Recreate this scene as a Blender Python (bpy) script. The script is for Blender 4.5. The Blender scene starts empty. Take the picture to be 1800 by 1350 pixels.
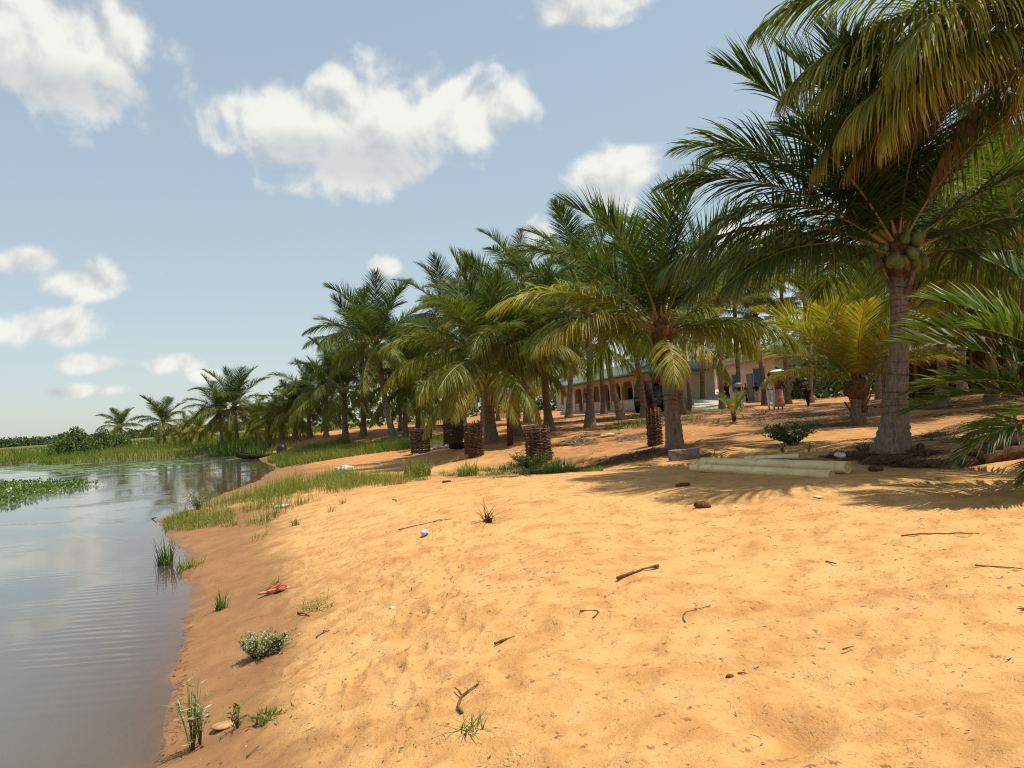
import bpy, bmesh, math, random
import numpy as np
from mathutils import Vector, Matrix, Euler

random.seed(7)
RNG = np.random.default_rng(7)
scene = bpy.context.scene
COL = scene.collection
R = math.radians

# ------------------------------------------------------------------ camera
IW, IH, FPX = 1800.0, 1350.0, 1352.0
CAM = Vector((0.0, 0.0, 2.0))
PITCH, ROLL = R(1.9), R(4.0)
_f = Vector((0, math.cos(PITCH), math.sin(PITCH)))
_u = Vector((0, -math.sin(PITCH), math.cos(PITCH)))
_r = Vector((1, 0, 0))
C_UP = _u * math.cos(ROLL) + _r * math.sin(ROLL)
C_RT = _r * math.cos(ROLL) - _u * math.sin(ROLL)
cam_data = bpy.data.cameras.new('camera')
cam_data.sensor_width = 36.0
cam_data.lens = 36.0 * FPX / IW
cam_data.clip_start = 0.05
cam_data.clip_end = 20000
cam = bpy.data.objects.new('camera', cam_data)
COL.objects.link(cam)
cam.matrix_world = Matrix(((C_RT.x, C_UP.x, -_f.x, CAM.x), (C_RT.y, C_UP.y, -_f.y, CAM.y),
                           (C_RT.z, C_UP.z, -_f.z, CAM.z), (0, 0, 0, 1)))
scene.camera = cam

def ray(px, py):
    return (_f * FPX + C_RT * (px - IW / 2) - C_UP * (py - IH / 2)).normalized()

# ------------------------------------------------------------------ light
SUN_EL, SUN_AZ = R(69), R(92)          # azimuth measured from +Y towards +X
sun_dir = Vector((math.sin(SUN_AZ) * math.cos(SUN_EL), math.cos(SUN_AZ) * math.cos(SUN_EL), math.sin(SUN_EL)))
sd = bpy.data.lights.new('sun', 'SUN')
sd.energy = 4.6
sd.angle = R(0.53)
sd.color = (1.0, 0.93, 0.80)
sun = bpy.data.objects.new('sun', sd)
COL.objects.link(sun)
sun.rotation_euler = sun_dir.to_track_quat('Z', 'Y').to_euler()

scene.view_settings.view_transform = 'Standard'
scene.view_settings.look = 'None'
scene.view_settings.gamma = 1.0
scene.view_settings.use_curve_mapping = False
scene.view_settings.exposure = 0.30
scene.render.engine = 'CYCLES'
scene.cycles.use_denoising = True
scene.cycles.denoising_prefilter = 'NONE'
scene.cycles.filter_width = 1.1
scene.cycles.use_adaptive_sampling = True
scene.cycles.adaptive_threshold = .02
scene.cycles.max_bounces = 5
scene.cycles.diffuse_bounces = 2
scene.cycles.glossy_bounces = 2
scene.cycles.transparent_max_bounces = 6
scene.cycles.transmission_bounces = 3
scene.cycles.caustics_reflective = False
scene.cycles.caustics_refractive = False
scene.cycles.sample_clamp_indirect = 4

# ------------------------------------------------------------------ world: hazy blue sky with cumulus
world = bpy.data.worlds.new('World')
scene.world = world
world.use_nodes = True
WN, WL = world.node_tree.nodes, world.node_tree.links
WN.clear()
SKY_STR = 0.10

def azel(px, py):
    d = ray(px, py)
    return math.atan2(d.x, d.y), math.asin(d.z)

CLOUDS = [  # px, py, rx, ry of the lobes of each cloud seen in the sky
    (30, 60, 200, 120), (165, 75, 105, 85), (80, 140, 140, 50),
    (640, 215, 200, 105), (530, 225, 150, 85), (790, 190, 150, 75), (650, 300, 150, 55), (440, 195, 80, 30),
    (1060, 320, 80, 62), (1105, 290, 60, 40), (940, 412, 45, 36), (680, 468, 30, 20),
    (165, 495, 88, 32), (35, 460, 62, 24), (60, 575, 98, 34), (157, 640, 46, 18), (312, 640, 52, 20), (365, 660, 44, 13), (130, 688, 90, 14),
    (1040, 10, 110, 45), (1330, 420, 90, 60), (1560, 300, 130, 90), (1740, 380, 120, 70)]
CLOUDS_AE = [azel(a, b) + (c / FPX, d / FPX) for a, b, c, d in CLOUDS]
CLOUDS_AE += [(1.1, .5, .2, .1), (1.6, .3, .2, .08), (2.2, .5, .26, .12), (2.9, .5, .3, .13), (-2.4, .6, .28, .12), (-1.8, .35, .2, .09), (-1.2, .45, .2, .1)]

def build_world():
    n, l = WN, WL
    tc = n.new('ShaderNodeTexCoord')
    sp = n.new('ShaderNodeSeparateXYZ'); l.new(tc.outputs['Generated'], sp.inputs[0])
    at = n.new('ShaderNodeMath'); at.operation = 'ARCTAN2'
    l.new(sp.outputs[0], at.inputs[0]); l.new(sp.outputs[1], at.inputs[1])
    asn = n.new('ShaderNodeMath'); asn.operation = 'ARCSINE'; l.new(sp.outputs[2], asn.inputs[0])
    cb = n.new('ShaderNodeCombineXYZ'); l.new(at.outputs[0], cb.inputs[0]); l.new(asn.outputs[0], cb.inputs[1])
    P = cb.outputs[0]
    prev = None
    for (a, e, rx, ry) in CLOUDS_AE:
        s = n.new('ShaderNodeVectorMath'); s.operation = 'MULTIPLY_ADD'
        l.new(P, s.inputs[0]); s.inputs[1].default_value = (1 / rx, 1 / ry, 0); s.inputs[2].default_value = (-a / rx, -e / ry, 0)
        q = n.new('ShaderNodeVectorMath'); q.operation = 'LENGTH'; l.new(s.outputs[0], q.inputs[0])
        if prev is None: prev = q.outputs['Value']
        else:
            m = n.new('ShaderNodeMath'); m.operation = 'SMOOTH_MIN'
            l.new(prev, m.inputs[0]); l.new(q.outputs['Value'], m.inputs[1]); m.inputs[2].default_value = .3
            prev = m.outputs[0]
    def noise(vec, detail):
        nz = n.new('ShaderNodeTexNoise'); l.new(vec, nz.inputs['Vector']); nz.noise_dimensions = '2D'
        nz.inputs['Scale'].default_value = 15; nz.inputs['Detail'].default_value = detail; nz.inputs['Roughness'].default_value = .52
        nz.inputs['Distortion'].default_value = .2
        return nz.outputs['Fac']
    n1 = noise(P, 8)
    off = n.new('ShaderNodeVectorMath'); off.operation = 'ADD'; off.inputs[1].default_value = (.010, .022, 0); l.new(P, off.inputs[0])
    n2 = noise(off.outputs[0], 4)
    a1 = n.new('ShaderNodeMath'); a1.operation = 'MULTIPLY_ADD'; l.new(n1, a1.inputs[0]); a1.inputs[1].default_value = 1.75; a1.inputs[2].default_value = .03
    d = n.new('ShaderNodeMath'); d.operation = 'SUBTRACT'; l.new(a1.outputs[0], d.inputs[0]); l.new(prev, d.inputs[1])
    al = n.new('ShaderNodeMapRange'); al.interpolation_type = 'SMOOTHSTEP'
    al.inputs['From Min'].default_value = -.14; al.inputs['From Max'].default_value = .46; al.inputs['To Max'].default_value = .94
    l.new(d.outputs[0], al.inputs['Value'])
    df = n.new('ShaderNodeMath'); df.operation = 'SUBTRACT'; l.new(n1, df.inputs[0]); l.new(n2, df.inputs[1])
    br = n.new('ShaderNodeMapRange'); br.interpolation_type = 'SMOOTHSTEP'
    br.inputs['From Min'].default_value = -.32; br.inputs['From Max'].default_value = .12
    l.new(df.outputs[0], br.inputs['Value'])
    cm = n.new('ShaderNodeMix'); cm.data_type = 'RGBA'
    k = 1 / SKY_STR
    cm.inputs['A'].default_value = (.45 * k, .475 * k, .485 * k, 1)
    cm.inputs['B'].default_value = (.76 * k, .755 * k, .71 * k, 1)
    base = None
    for (px, py, rx, ry) in [(650, 285, 150, 42), (80, 155, 170, 36), (1050, 345, 75, 24), (540, 262, 90, 26)]:
        a, e = azel(px, py); rx, ry = rx / FPX, ry / FPX
        s = n.new('ShaderNodeVectorMath'); s.operation = 'MULTIPLY_ADD'
        l.new(P, s.inputs[0]); s.inputs[1].default_value = (1 / rx, 1 / ry, 0); s.inputs[2].default_value = (-a / rx, -e / ry, 0)
        q = n.new('ShaderNodeVectorMath'); q.operation = 'LENGTH'; l.new(s.outputs[0], q.inputs[0])
        if base is None: base = q.outputs['Value']
        else:
            m = n.new('ShaderNodeMath'); m.operation = 'MINIMUM'; l.new(base, m.inputs[0]); l.new(q.outputs['Value'], m.inputs[1]); base = m.outputs[0]
    bs = n.new('ShaderNodeMapRange'); bs.interpolation_type = 'SMOOTHSTEP'
    bs.inputs['From Min'].default_value = .35; bs.inputs['From Max'].default_value = 1.5; bs.inputs['To Min'].default_value = .35; bs.inputs['To Max'].default_value = 1.0
    l.new(base, bs.inputs['Value'])
    bm_ = n.new('ShaderNodeMath'); bm_.operation = 'MULTIPLY'; l.new(br.outputs[0], bm_.inputs[0]); l.new(bs.outputs[0], bm_.inputs[1])
    l.new(bm_.outputs[0], cm.inputs['Factor'])
    sky = n.new('ShaderNodeTexSky'); sky.sky_type = 'NISHITA'
    sky.sun_disc = False; sky.sun_elevation = SUN_EL; sky.sun_rotation = SUN_AZ
    sky.altitude = 0; sky.air_density = 1.0; sky.dust_density = .7; sky.ozone_density = 1.0
    hs = n.new('ShaderNodeHueSaturation'); hs.inputs['Saturation'].default_value = .98; hs.inputs['Value'].default_value = SKY_VAL
    gm = n.new('ShaderNodeGamma'); gm.inputs[1].default_value = .40; l.new(sky.outputs[0], gm.inputs[0])
    l.new(gm.outputs[0], hs.inputs['Color'])
    b1 = n.new('ShaderNodeBackground'); b1.inputs['Strength'].default_value = SKY_STR; tint = n.new('ShaderNodeMix'); tint.data_type = 'RGBA'; tint.blend_type = 'MULTIPLY'; tint.inputs['Factor'].default_value = 1.0
    tint.inputs['B'].default_value = (.965, 1.04, 1.05, 1); l.new(hs.outputs[0], tint.inputs['A']); l.new(tint.outputs['Result'], b1.inputs['Color'])
    b2 = n.new('ShaderNodeBackground'); b2.inputs['Strength'].default_value = SKY_STR; l.new(cm.outputs['Result'], b2.inputs['Color'])
    ms = n.new('ShaderNodeMixShader'); l.new(al.outputs[0], ms.inputs[0]); l.new(b1.outputs[0], ms.inputs[1]); l.new(b2.outputs[0], ms.inputs[2])
    out = n.new('ShaderNodeOutputWorld'); l.new(ms.outputs[0], out.inputs[0])
    world.cycles.sampling_method = 'MANUAL'; world.cycles.sample_map_resolution = 512
SKY_VAL = 2.80
build_world()

# ------------------------------------------------------------------ helpers: noise, terrain
def _h(ix, iy, seed):
    n = (ix.astype(np.int64) * 374761393 + iy.astype(np.int64) * 668265263 + seed * 974634777) & 0xffffffff
    n = ((n ^ (n >> 13)) * 1274126177) & 0xffffffff
    return ((n ^ (n >> 16)) & 0xffff) / 65535.0

def vnoise(x, y, seed=0):
    x = np.asarray(x, float); y = np.asarray(y, float)
    ix, iy = np.floor(x), np.floor(y)
    fx, fy = x - ix, y - iy
    fx = fx * fx * fx * (fx * (fx * 6 - 15) + 10); fy = fy * fy * fy * (fy * (fy * 6 - 15) + 10)
    a, b = _h(ix, iy, seed), _h(ix + 1, iy, seed)
    c, d = _h(ix, iy + 1, seed), _h(ix + 1, iy + 1, seed)
    return (a + (b - a) * fx) * (1 - fy) + (c + (d - c) * fx) * fy - .5

def fbm(x, y, oct=4, seed=0):
    t = 0.0; a = 1.0
    for i in range(oct):
        t = t + a * vnoise(x + 17.3 * i, y - 9.1 * i, seed + i)
        x, y, a = x * 2.03 + y * .31, y * 2.03 - x * .31, a * .5
    return t

def smooth(x, a, b):
    t = np.clip((x - a) / (b - a), 0, 1)
    return t * t * (3 - 2 * t)

def on_plane(px, py, z):
    d = ray(px, py)
    return CAM + d * ((z - CAM.z) / d.z)

CTRL = []
def cp(px, py, z):
    p = on_plane(px, py, z); CTRL.append((p.x, p.y, z))
for a in [(272, 1350), (300, 1190), (320, 1085), (320, 1010), (303, 958), (284, 927), (279, 912), (330, 897), (398, 866), (464, 839), (484, 826), (474, 817), (455, 806)]:
    cp(a[0], a[1], 0.0)
for a in [(437, 800), (300, 806), (175, 811), (87, 816), (0, 816), (-150, 828), (-400, 850)]:
    cp(a[0], a[1], 0.0)
for a in [(0, 1350, -.35), (-200, 1100, -.6), (130, 1200, -.25), (200, 1050, -.3), (0, 1000, -.6), (200, 940, -.35), (100, 880, -.8), (250, 850, -.6), (-200, 900, -.9), (380, 825, -.5), (200, 826, -.5), (0, 830, -.5), (-300, 880, -.9), (230, 1350, -.06), (265, 1190, -.06)]:
    cp(*a)
for a in [(330, 1350, .06), (450, 1350, .17), (620, 1350, .31), (900, 1350, .42), (1300, 1350, .46), (1780, 1350, .50),
          (380, 1150, .07), (480, 1120, .17), (600, 1120, .32), (900, 1120, .52), (1300, 1120, .55), (1780, 1120, .58),
          (370, 1010, .06), (430, 1000, .12), (520, 990, .26), (650, 980, .45), (900, 980, .62), (1300, 980, .64), (1780, 980, .68),
          (400, 930, .12), (480, 905, .24), (560, 905, .38), (700, 890, .58), (900, 890, .71), (1200, 890, .76), (1700, 880, .78),
          (560, 868, .40), (690, 857, .56), (800, 846, .68), (900, 838, .74), (1050, 832, .80), (1200, 832, .84), (1500, 836, .86),
          (420, 866, .12), (500, 846, .22), (560, 832, .22), (640, 828, .28), (740, 824, .28), (860, 822, .36), (960, 820, .42), (1060, 818, .58),
          (520, 816, .20), (600, 803, .32), (740, 796, .50), (833, 800, .58), (947, 806, .55), (1120, 800, .82), (1200, 810, .84),
          (560, 795, .30), (640, 783, .45), (480, 790, .35), (470, 779, .75), (560, 772, .85), (660, 772, .72), (780, 768, .80), (860, 774, .92), (1030, 750, 1.10), (1185, 788, .95),
          (1290, 742, 1.08), (1400, 770, .98), (1510, 746, 1.05), (1567, 794, .95), (1700, 800, .95), (1790, 780, 1.0),
          (1360, 721, 1.10), (1282, 715, 1.13), (1500, 712, 1.15), (1700, 700, 1.25), (1790, 690, 1.3), (1130, 728, 1.20), (960, 738, 1.22), (760, 750, 1.0), (600, 760, .95),
          (440, 770, .8), (300, 781, .45), (200, 790, .30), (100, 797, .25), (0, 800, .25), (380, 776, .55), (-200, 812, .2)]:
    cp(*a)
for i, t in enumerate(range(-60, 61, 12)):
    z = .35 if t < -22 else (.6 if t < -8 else 1.35)
    for rr in (130, 220):
        CTRL.append((rr * math.sin(R(t)), rr * math.cos(R(t)), z))
CTRL = np.array(CTRL)
VMIN, VMAX = math.log(2.6), math.log(220)
def _uv(x, y):
    th = np.clip(np.arctan2(x, y), R(-60), R(60)) * 1.6
    v = np.clip(np.log(np.hypot(x, y) + 1e-6), VMIN, VMAX)
    return th, v
def _tps(r2):
    return .5 * r2 * np.log(r2 + 1e-12)
_cu, _cv = _uv(CTRL[:, 0], CTRL[:, 1])
_n = len(CTRL)
_A = np.zeros((_n + 3, _n + 3))
_A[:_n, :_n] = _tps((_cu[:, None] - _cu[None]) ** 2 + (_cv[:, None] - _cv[None]) ** 2) + np.eye(_n) * 2e-4
_P = np.stack([np.ones(_n), _cu, _cv], 1)
_A[:_n, _n:] = _P; _A[_n:, :_n] = _P.T
_Wt = np.linalg.solve(_A, np.concatenate([CTRL[:, 2], np.zeros(3)]))

def base_z(x, y):
    x = np.asarray(x, float); y = np.asarray(y, float)
    sh = x.shape; x = x.ravel(); y = y.ravel()
    out = np.empty(len(x))
    for s in range(0, len(x), 60000):
        u, v = _uv(x[s:s + 60000], y[s:s + 60000])
        k = _tps((u[:, None] - _cu[None]) ** 2 + (v[:, None] - _cv[None]) ** 2)
        out[s:s + 60000] = k @ _Wt[:_n] + _Wt[_n] + _Wt[_n + 1] * u + _Wt[_n + 2] * v
    back = smooth(np.abs(np.arctan2(x, y)), R(75), R(120))
    side = np.where(x < 0, -.4, .5)
    side = side * smooth(np.abs(x), 0, 3) + .3 * (1 - smooth(np.abs(x), 0, 3))
    out = out * (1 - back) + side * back
    return np.clip(out, -1.2, 3).reshape(sh)

def gz(x, y):
    x = np.asarray(x, float); y = np.asarray(y, float)
    z = base_z(x, y)
    d = np.hypot(x, y)
    dry = smooth(z, .04, .40)
    det = .075 * fbm(x / 1.7, y / 1.7, 3, 3) * dry * smooth(d, 2, 6) + .020 * fbm(x / .55, y / .55, 3, 11) * dry * (1 - smooth(d, 30, 60))
    det = det + (.022 * fbm(x / .9, y / .5, 3, 21) + .010 * fbm(x / .22, y / .16, 3, 23) * (1 - smooth(d, 14, 25))) * (1 - dry)
    far = smooth(d, 25, 60)
    det = det + far * smooth(z, .1, .5) * .16 * fbm(x / 7, y / 7, 3, 5)
    return z + det

def G(px, py, zoff=0.0):
    """ground point seen at a pixel of the photograph"""
    d = ray(px, py)
    t = np.concatenate([np.arange(2, 30, .05), np.arange(30, 300, .3)])
    xs, ys, zs = CAM.x + d.x * t, CAM.y + d.y * t, CAM.z + d.z * t
    hit = np.nonzero(zs < gz(xs, ys))[0]
    i = hit[0] if len(hit) else len(t) - 1
    x, y = float(xs[i]), float(ys[i])
    return Vector((x, y, float(gz(np.array([x]), np.array([y]))[0]) + zoff))

def GX(x, y, zoff=0.0):
    return Vector((x, y, float(gz(np.array([x]), np.array([y]))[0]) + zoff))

def at_y(px, py, Y):
    d = ray(px, py); return CAM + d * (Y / d.y)

# ------------------------------------------------------------------ helpers: objects and meshes
def tag(o, label=None, cat=None, group=None, kind=None):
    if label: o['label'] = label
    if cat: o['category'] = cat
    if group: o['group'] = group
    if kind: o['kind'] = kind
    return o

def empty(name, loc, rz=0.0, label=None, cat=None, group=None):
    o = bpy.data.objects.new(name, None); COL.objects.link(o)
    o.location = loc; o.rotation_euler = (0, 0, rz); o.empty_display_size = .1
    return tag(o, label, cat, group)

def link(name, me, parent=None, loc=None, rot=None, sc=None):
    o = bpy.data.objects.new(name, me); COL.objects.link(o)
    if parent: o.parent = parent
    if loc is not None: o.location = loc
    if rot is not None: o.rotation_euler = rot
    if sc is not None: o.scale = (sc, sc, sc) if isinstance(sc, (int, float)) else sc
    return o

class MB:
    def __init__(s): s.v = []; s.f = []; s.a = []; s.m = []
    def add(s, vs, fs, att=0.0, mat=0):
        o = len(s.v)
        s.v.extend([tuple(p) for p in vs])
        s.f.extend([tuple(i + o for i in f) for f in fs]); s.m.extend([mat] * len(fs))
        if isinstance(att, (int, float)): s.a.extend([float(att)] * len(vs))
        else: s.a.extend(att)
    def box(s, c, d, rz=0.0, att=0.0, mat=0, rot=None):
        hx, hy, hz = d[0] / 2, d[1] / 2, d[2] / 2
        M = rot if rot else Matrix.Rotation(rz, 3, 'Z')
        c = Vector(c)
        vs = [c + M @ Vector((x, y, z)) for x in (-hx, hx) for y in (-hy, hy) for z in (-hz, hz)]
        s.add(vs, [(0, 1, 3, 2), (4, 6, 7, 5), (0, 4, 5, 1), (2, 3, 7, 6), (0, 2, 6, 4), (1, 5, 7, 3)], att, mat)
    def tube(s, pts, rad, n=8, att=0.0, mat=0, cap=True, squash=1.0):
        pts = [Vector(p) for p in pts]
        if isinstance(rad, (int, float)): rad = [rad] * len(pts)
        vs = []; k = len(pts); ref = None; aa = []
        for i, p in enumerate(pts):
            t = (pts[min(i + 1, k - 1)] - pts[max(i - 1, 0)]).normalized()
            if ref is None:
                ref = Vector((0, 0, 1)) if abs(t.z) < .9 else Vector((1, 0, 0))
            b = t.cross(ref).normalized(); nn = b.cross(t).normalized(); ref = nn
            for j in range(n):
                a = 2 * math.pi * j / n
                vs.append(p + (b * math.cos(a) + nn * math.sin(a) * squash) * rad[i])
                aa.append(att if isinstance(att, (int, float)) else att[i])
        fs = [(i * n + j, i * n + (j + 1) % n, (i + 1) * n + (j + 1) % n, (i + 1) * n + j) for i in range(k - 1) for j in range(n)]
        if cap:
            fs.append(tuple(range(n - 1, -1, -1))); fs.append(tuple((k - 1) * n + j for j in range(n)))
        s.add(vs, fs, aa, mat)
    def lathe(s, prof, n=16, c=(0, 0, 0), att=0.0, mat=0, wob=0.0, cap=True):
        vs = []
        for (r, z) in prof:
            for j in range(n):
                a = 2 * math.pi * j / n
                w = 1 + wob * random.uniform(-1, 1)
                vs.append((c[0] + r * w * math.cos(a), c[1] + r * w * math.sin(a), c[2] + z))
        k = len(prof)
        fs = [(i * n + j, i * n + (j + 1) % n, (i + 1) * n + (j + 1) % n, (i + 1) * n + j) for i in range(k - 1) for j in range(n)]
        if cap:
            fs.append(tuple(range(n - 1, -1, -1))); fs.append(tuple((k - 1) * n + j for j in range(n)))
        s.add(vs, fs, att, mat)
    def mesh(s, name, mats, smooth_=True):
        me = bpy.data.meshes.new(name)
        me.from_pydata(s.v, [], s.f)
        if not isinstance(mats, (list, tuple)): mats = [mats]
        for m in mats: me.materials.append(m)
        if len(mats) > 1: me.polygons.foreach_set('material_index', s.m)
        at = me.attributes.new('age', 'FLOAT', 'POINT'); at.data.foreach_set('value', s.a)
        if smooth_: me.polygons.foreach_set('use_smooth', [True] * len(s.f))
        me.update()
        return me
    def build(s, name, mats, parent=None, loc=None, rot=None, sc=None, smooth_=True):
        return link(name, s.mesh(name, mats, smooth_), parent, loc, rot, sc)

def np_mesh(name, V, F, mats, age=None, smooth_=False, extra=None):
    """V (n,3), F (m,k) with k = 3 or 4"""
    me = bpy.data.meshes.new(name)
    V = np.ascontiguousarray(V, np.float32); F = np.ascontiguousarray(F, np.int32)
    me.vertices.add(len(V)); me.vertices.foreach_set('co', V.ravel())
    k = F.shape[1]
    me.loops.add(F.size); me.loops.foreach_set('vertex_index', F.ravel())
    me.polygons.add(len(F)); me.polygons.foreach_set('loop_start', np.arange(0, F.size, k, dtype=np.int32))
    me.polygons.foreach_set('use_smooth', np.full(len(F), smooth_, dtype=bool))
    if not isinstance(mats, (list, tuple)): mats = [mats]
    for m in mats: me.materials.append(m)
    if age is not None:
        at = me.attributes.new('age', 'FLOAT', 'POINT'); at.data.foreach_set('value', np.asarray(age, np.float32))
    for nm, arr in (extra or {}).items():
        at = me.attributes.new(nm, 'FLOAT', 'POINT'); at.data.foreach_set('value', np.asarray(arr, np.float32))
    me.update(calc_edges=True)
    return me

# ------------------------------------------------------------------ materials
class NT:
    def __init__(s, name):
        s.m = bpy.data.materials.new(name); s.m.use_nodes = True
        s.n, s.l = s.m.node_tree.nodes, s.m.node_tree.links
        s.n.clear(); s.out = s.n.new('ShaderNodeOutputMaterial')
    def new(s, t, **kw):
        o = s.n.new(t)
        for k, v in kw.items(): setattr(o, k, v)
        return o
    def set(s, sock, v):
        if hasattr(v, 'links') or isinstance(v, bpy.types.NodeSocket): s.l.new(v, sock)
        else: sock.default_value = v
    def math(s, op, a, b=0.0, c=0.0, clamp=False):
        o = s.new('ShaderNodeMath', operation=op, use_clamp=clamp)
        s.set(o.inputs[0], a); s.set(o.inputs[1], b); s.set(o.inputs[2], c); return o.outputs[0]
    def mix(s, f, a, b, blend='MIX'):
        o = s.new('ShaderNodeMix', data_type='RGBA', blend_type=blend)
        c4 = lambda v: v if isinstance(v, bpy.types.NodeSocket) else (tuple(v) + (1,) if len(v) == 3 else v)
        s.set(o.inputs['Factor'], f); s.set(o.inputs['A'], c4(a)); s.set(o.inputs['B'], c4(b)); return o.outputs['Result']
    def coord(s, kind='Object', scale=(1, 1, 1)):
        t = s.new('ShaderNodeTexCoord'); m = s.new('ShaderNodeMapping')
        s.l.new(t.outputs[kind], m.inputs[0]); m.inputs['Scale'].default_value = scale; return m.outputs[0]
    def wpos(s, scale=(1, 1, 1)):
        t = s.new('ShaderNodeNewGeometry'); m = s.new('ShaderNodeMapping')
        s.l.new(t.outputs['Position'], m.inputs[0]); m.inputs['Scale'].default_value = scale; return m.outputs[0]
    def noise(s, vec, scale, detail=4, rough=.55, dist=0.0):
        o = s.new('ShaderNodeTexNoise'); s.l.new(vec, o.inputs['Vector'])
        o.inputs['Scale'].default_value = scale; o.inputs['Detail'].default_value = detail
        o.inputs['Roughness'].default_value = rough; o.inputs['Distortion'].default_value = dist; return o.outputs['Fac']
    def ramp(s, f, a, b, lo=0.0, hi=1.0):
        o = s.new('ShaderNodeMapRange', interpolation_type='SMOOTHSTEP')
        s.set(o.inputs['Value'], f)
        for i, v in zip(('From Min', 'From Max', 'To Min', 'To Max'), (a, b, lo, hi)): o.inputs[i].default_value = v
        return o.outputs[0]
    def cramp(s, f, stops):
        o = s.new('ShaderNodeValToRGB'); e = o.color_ramp.elements
        while len(e) < len(stops): e.new(.5)
        for i, (p, c) in enumerate(stops): e[i].position = p; e[i].color = tuple(c) + (1,)
        s.set(o.inputs[0], f); return o.outputs[0]
    def attr(s, name): return s.new('ShaderNodeAttribute', attribute_name=name).outputs['Fac']
    def bump(s, h, strength=.5, dist=.02, normal=None):
        o = s.new('ShaderNodeBump'); s.l.new(h, o.inputs['Height'])
        o.inputs['Strength'].default_value = strength; o.inputs['Distance'].default_value = dist
        if normal is not None: s.l.new(normal, o.inputs['Normal'])
        return o.outputs[0]
    def pbr(s, col, rough=.7, spec=.3, normal=None, metal=0.0, finish=True):
        o = s.new('ShaderNodeBsdfPrincipled')
        s.set(o.inputs['Base Color'], col if isinstance(col, bpy.types.NodeSocket) else tuple(col) + (1,))
        s.set(o.inputs['Roughness'], rough); o.inputs['Specular IOR Level'].default_value = spec
        o.inputs['Metallic'].default_value = metal
        if normal is not None: s.l.new(normal, o.inputs['Normal'])
        if finish: s.l.new(o.outputs[0], s.out.inputs[0])
        return o.outputs[0]

def simple(name, col, rough=.7, spec=.3, var=.25, scale=6.0, bump=0.0, coord='Object', dark=None):
    t = NT(name); v = t.coord(coord)
    n = t.noise(v, scale, 6, .6)
    d = dark or tuple(c * (1 - var) for c in col)
    b = tuple(min(1, c * (1 + var * .6)) for c in col)
    c = t.mix(t.ramp(n, .3, .7), d, b)
    nm = t.bump(t.noise(v, scale * 5, 5, .65), .6, bump) if bump else None
    t.pbr(c, rough, spec, nm); return t.m

def leaf_material(name, stops, trans=.32, tcol=(1.15, 1.3, .5), rough=.45, spec=.35, objcol=True, tip=.25):
    t = NT(name)
    age = t.attr('age')
    oi = t.new('ShaderNodeObjectInfo')
    sep = t.new('ShaderNodeSeparateColor')
    if objcol:
        t.l.new(oi.outputs['Color'], sep.inputs[0])
        age = t.math('ADD', age, sep.outputs[0])
    vari = t.noise(t.wpos(), 1.3, 3, .6)
    age = t.math('ADD', age, t.math('MULTIPLY_ADD', vari, .26, -.13), clamp=True)
    col = t.cramp(age, stops)
    if objcol:
        br = t.math('MULTIPLY', sep.outputs[1], 1.0)
        hv = t.new('ShaderNodeHueSaturation'); t.l.new(col, hv.inputs['Color']); t.l.new(br, hv.inputs['Value']); col = hv.outputs[0]
    p = t.pbr(col, rough, spec, finish=False)
    tr = t.new('ShaderNodeBsdfTranslucent')
    t.l.new(t.mix(1.0, col, tuple(tcol), 'MULTIPLY'), tr.inputs['Color'])
    ms = t.new('ShaderNodeMixShader'); ms.inputs[0].default_value = trans
    t.l.new(p, ms.inputs[1]); t.l.new(tr.outputs[0], ms.inputs[2]); t.l.new(ms.outputs[0], t.out.inputs[0])
    return t.m

M = {}
FR_STOPS = [(0.0, (.034, .060, .014)), (.22, (.078, .112, .022)), (.42, (.215, .220, .034)), (.62, (.45, .35, .05)), (.80, (.36, .21, .05)), (1.0, (.19, .11, .05))]
M['frond'] = leaf_material('palm_leaf', FR_STOPS, .40, rough=.46, spec=.26)
M['rachis'] = leaf_material('palm_rachis', [(0, (.10, .12, .025)), (.4, (.26, .22, .04)), (.75, (.36, .22, .06)), (1, (.20, .11, .05))], .05)
GR_STOPS = [(0.0, (.050, .090, .012)), (.35, (.125, .190, .022)), (.65, (.22, .235, .045)), (1.0, (.34, .27, .11))]
M['grass'] = leaf_material('grass_blade', GR_STOPS, .30, objcol=False, rough=.55, spec=.25)
M['herb'] = leaf_material('herb_leaf', [(0, (.034, .070, .022)), (.4, (.095, .150, .038)), (.7, (.27, .29, .12)), (1, (.55, .52, .34))], .25, objcol=False, rough=.55, spec=.25)
M['pad'] = leaf_material('floating_leaf', [(0, (.045, .095, .010)), (.5, (.115, .205, .022)), (1, (.24, .29, .05))], .2, objcol=False, rough=.35, spec=.5)
M['drygrass'] = leaf_material('dry_leaf', [(0, (.06, .032, .015)), (.5, (.17, .10, .05)), (1, (.34, .24, .13))], .1, (1, 1, .8), objcol=False, rough=.8, spec=.15)

def mat_trunk():
    t = NT('palm_trunk'); v = t.coord('Object'); vz = t.coord('Object', (6, 6, 1.2))
    n = t.noise(vz, 5, 6, .65); n2 = t.noise(v, 1.5, 3)
    ring = t.attr('age')
    c = t.mix(t.ramp(n, .3, .7), (.13, .085, .055), (.31, .225, .155))
    c = t.mix(t.math('MULTIPLY', t.ramp(ring, .40, .95), .88), c, (.060, .034, .022))
    c = t.mix(t.ramp(n2, .45, .75, 0, .45), c, (.26, .16, .095))
    cr = t.noise(t.coord('Object', (14, 14, .9)), 3, 4, .6)
    c = t.mix(t.ramp(cr, .62, .70, 0, .7), c, (.06, .035, .022))
    t.pbr(c, .85, .15, t.bump(t.math('ADD', n, t.math('MULTIPLY', cr, -.8)), .9, .02)); return t.m
M['trunk'] = mat_trunk()
M['fibre'] = simple('palm_fibre', (.15, .080, .040), .9, .1, .6, 14, .02)
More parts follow.
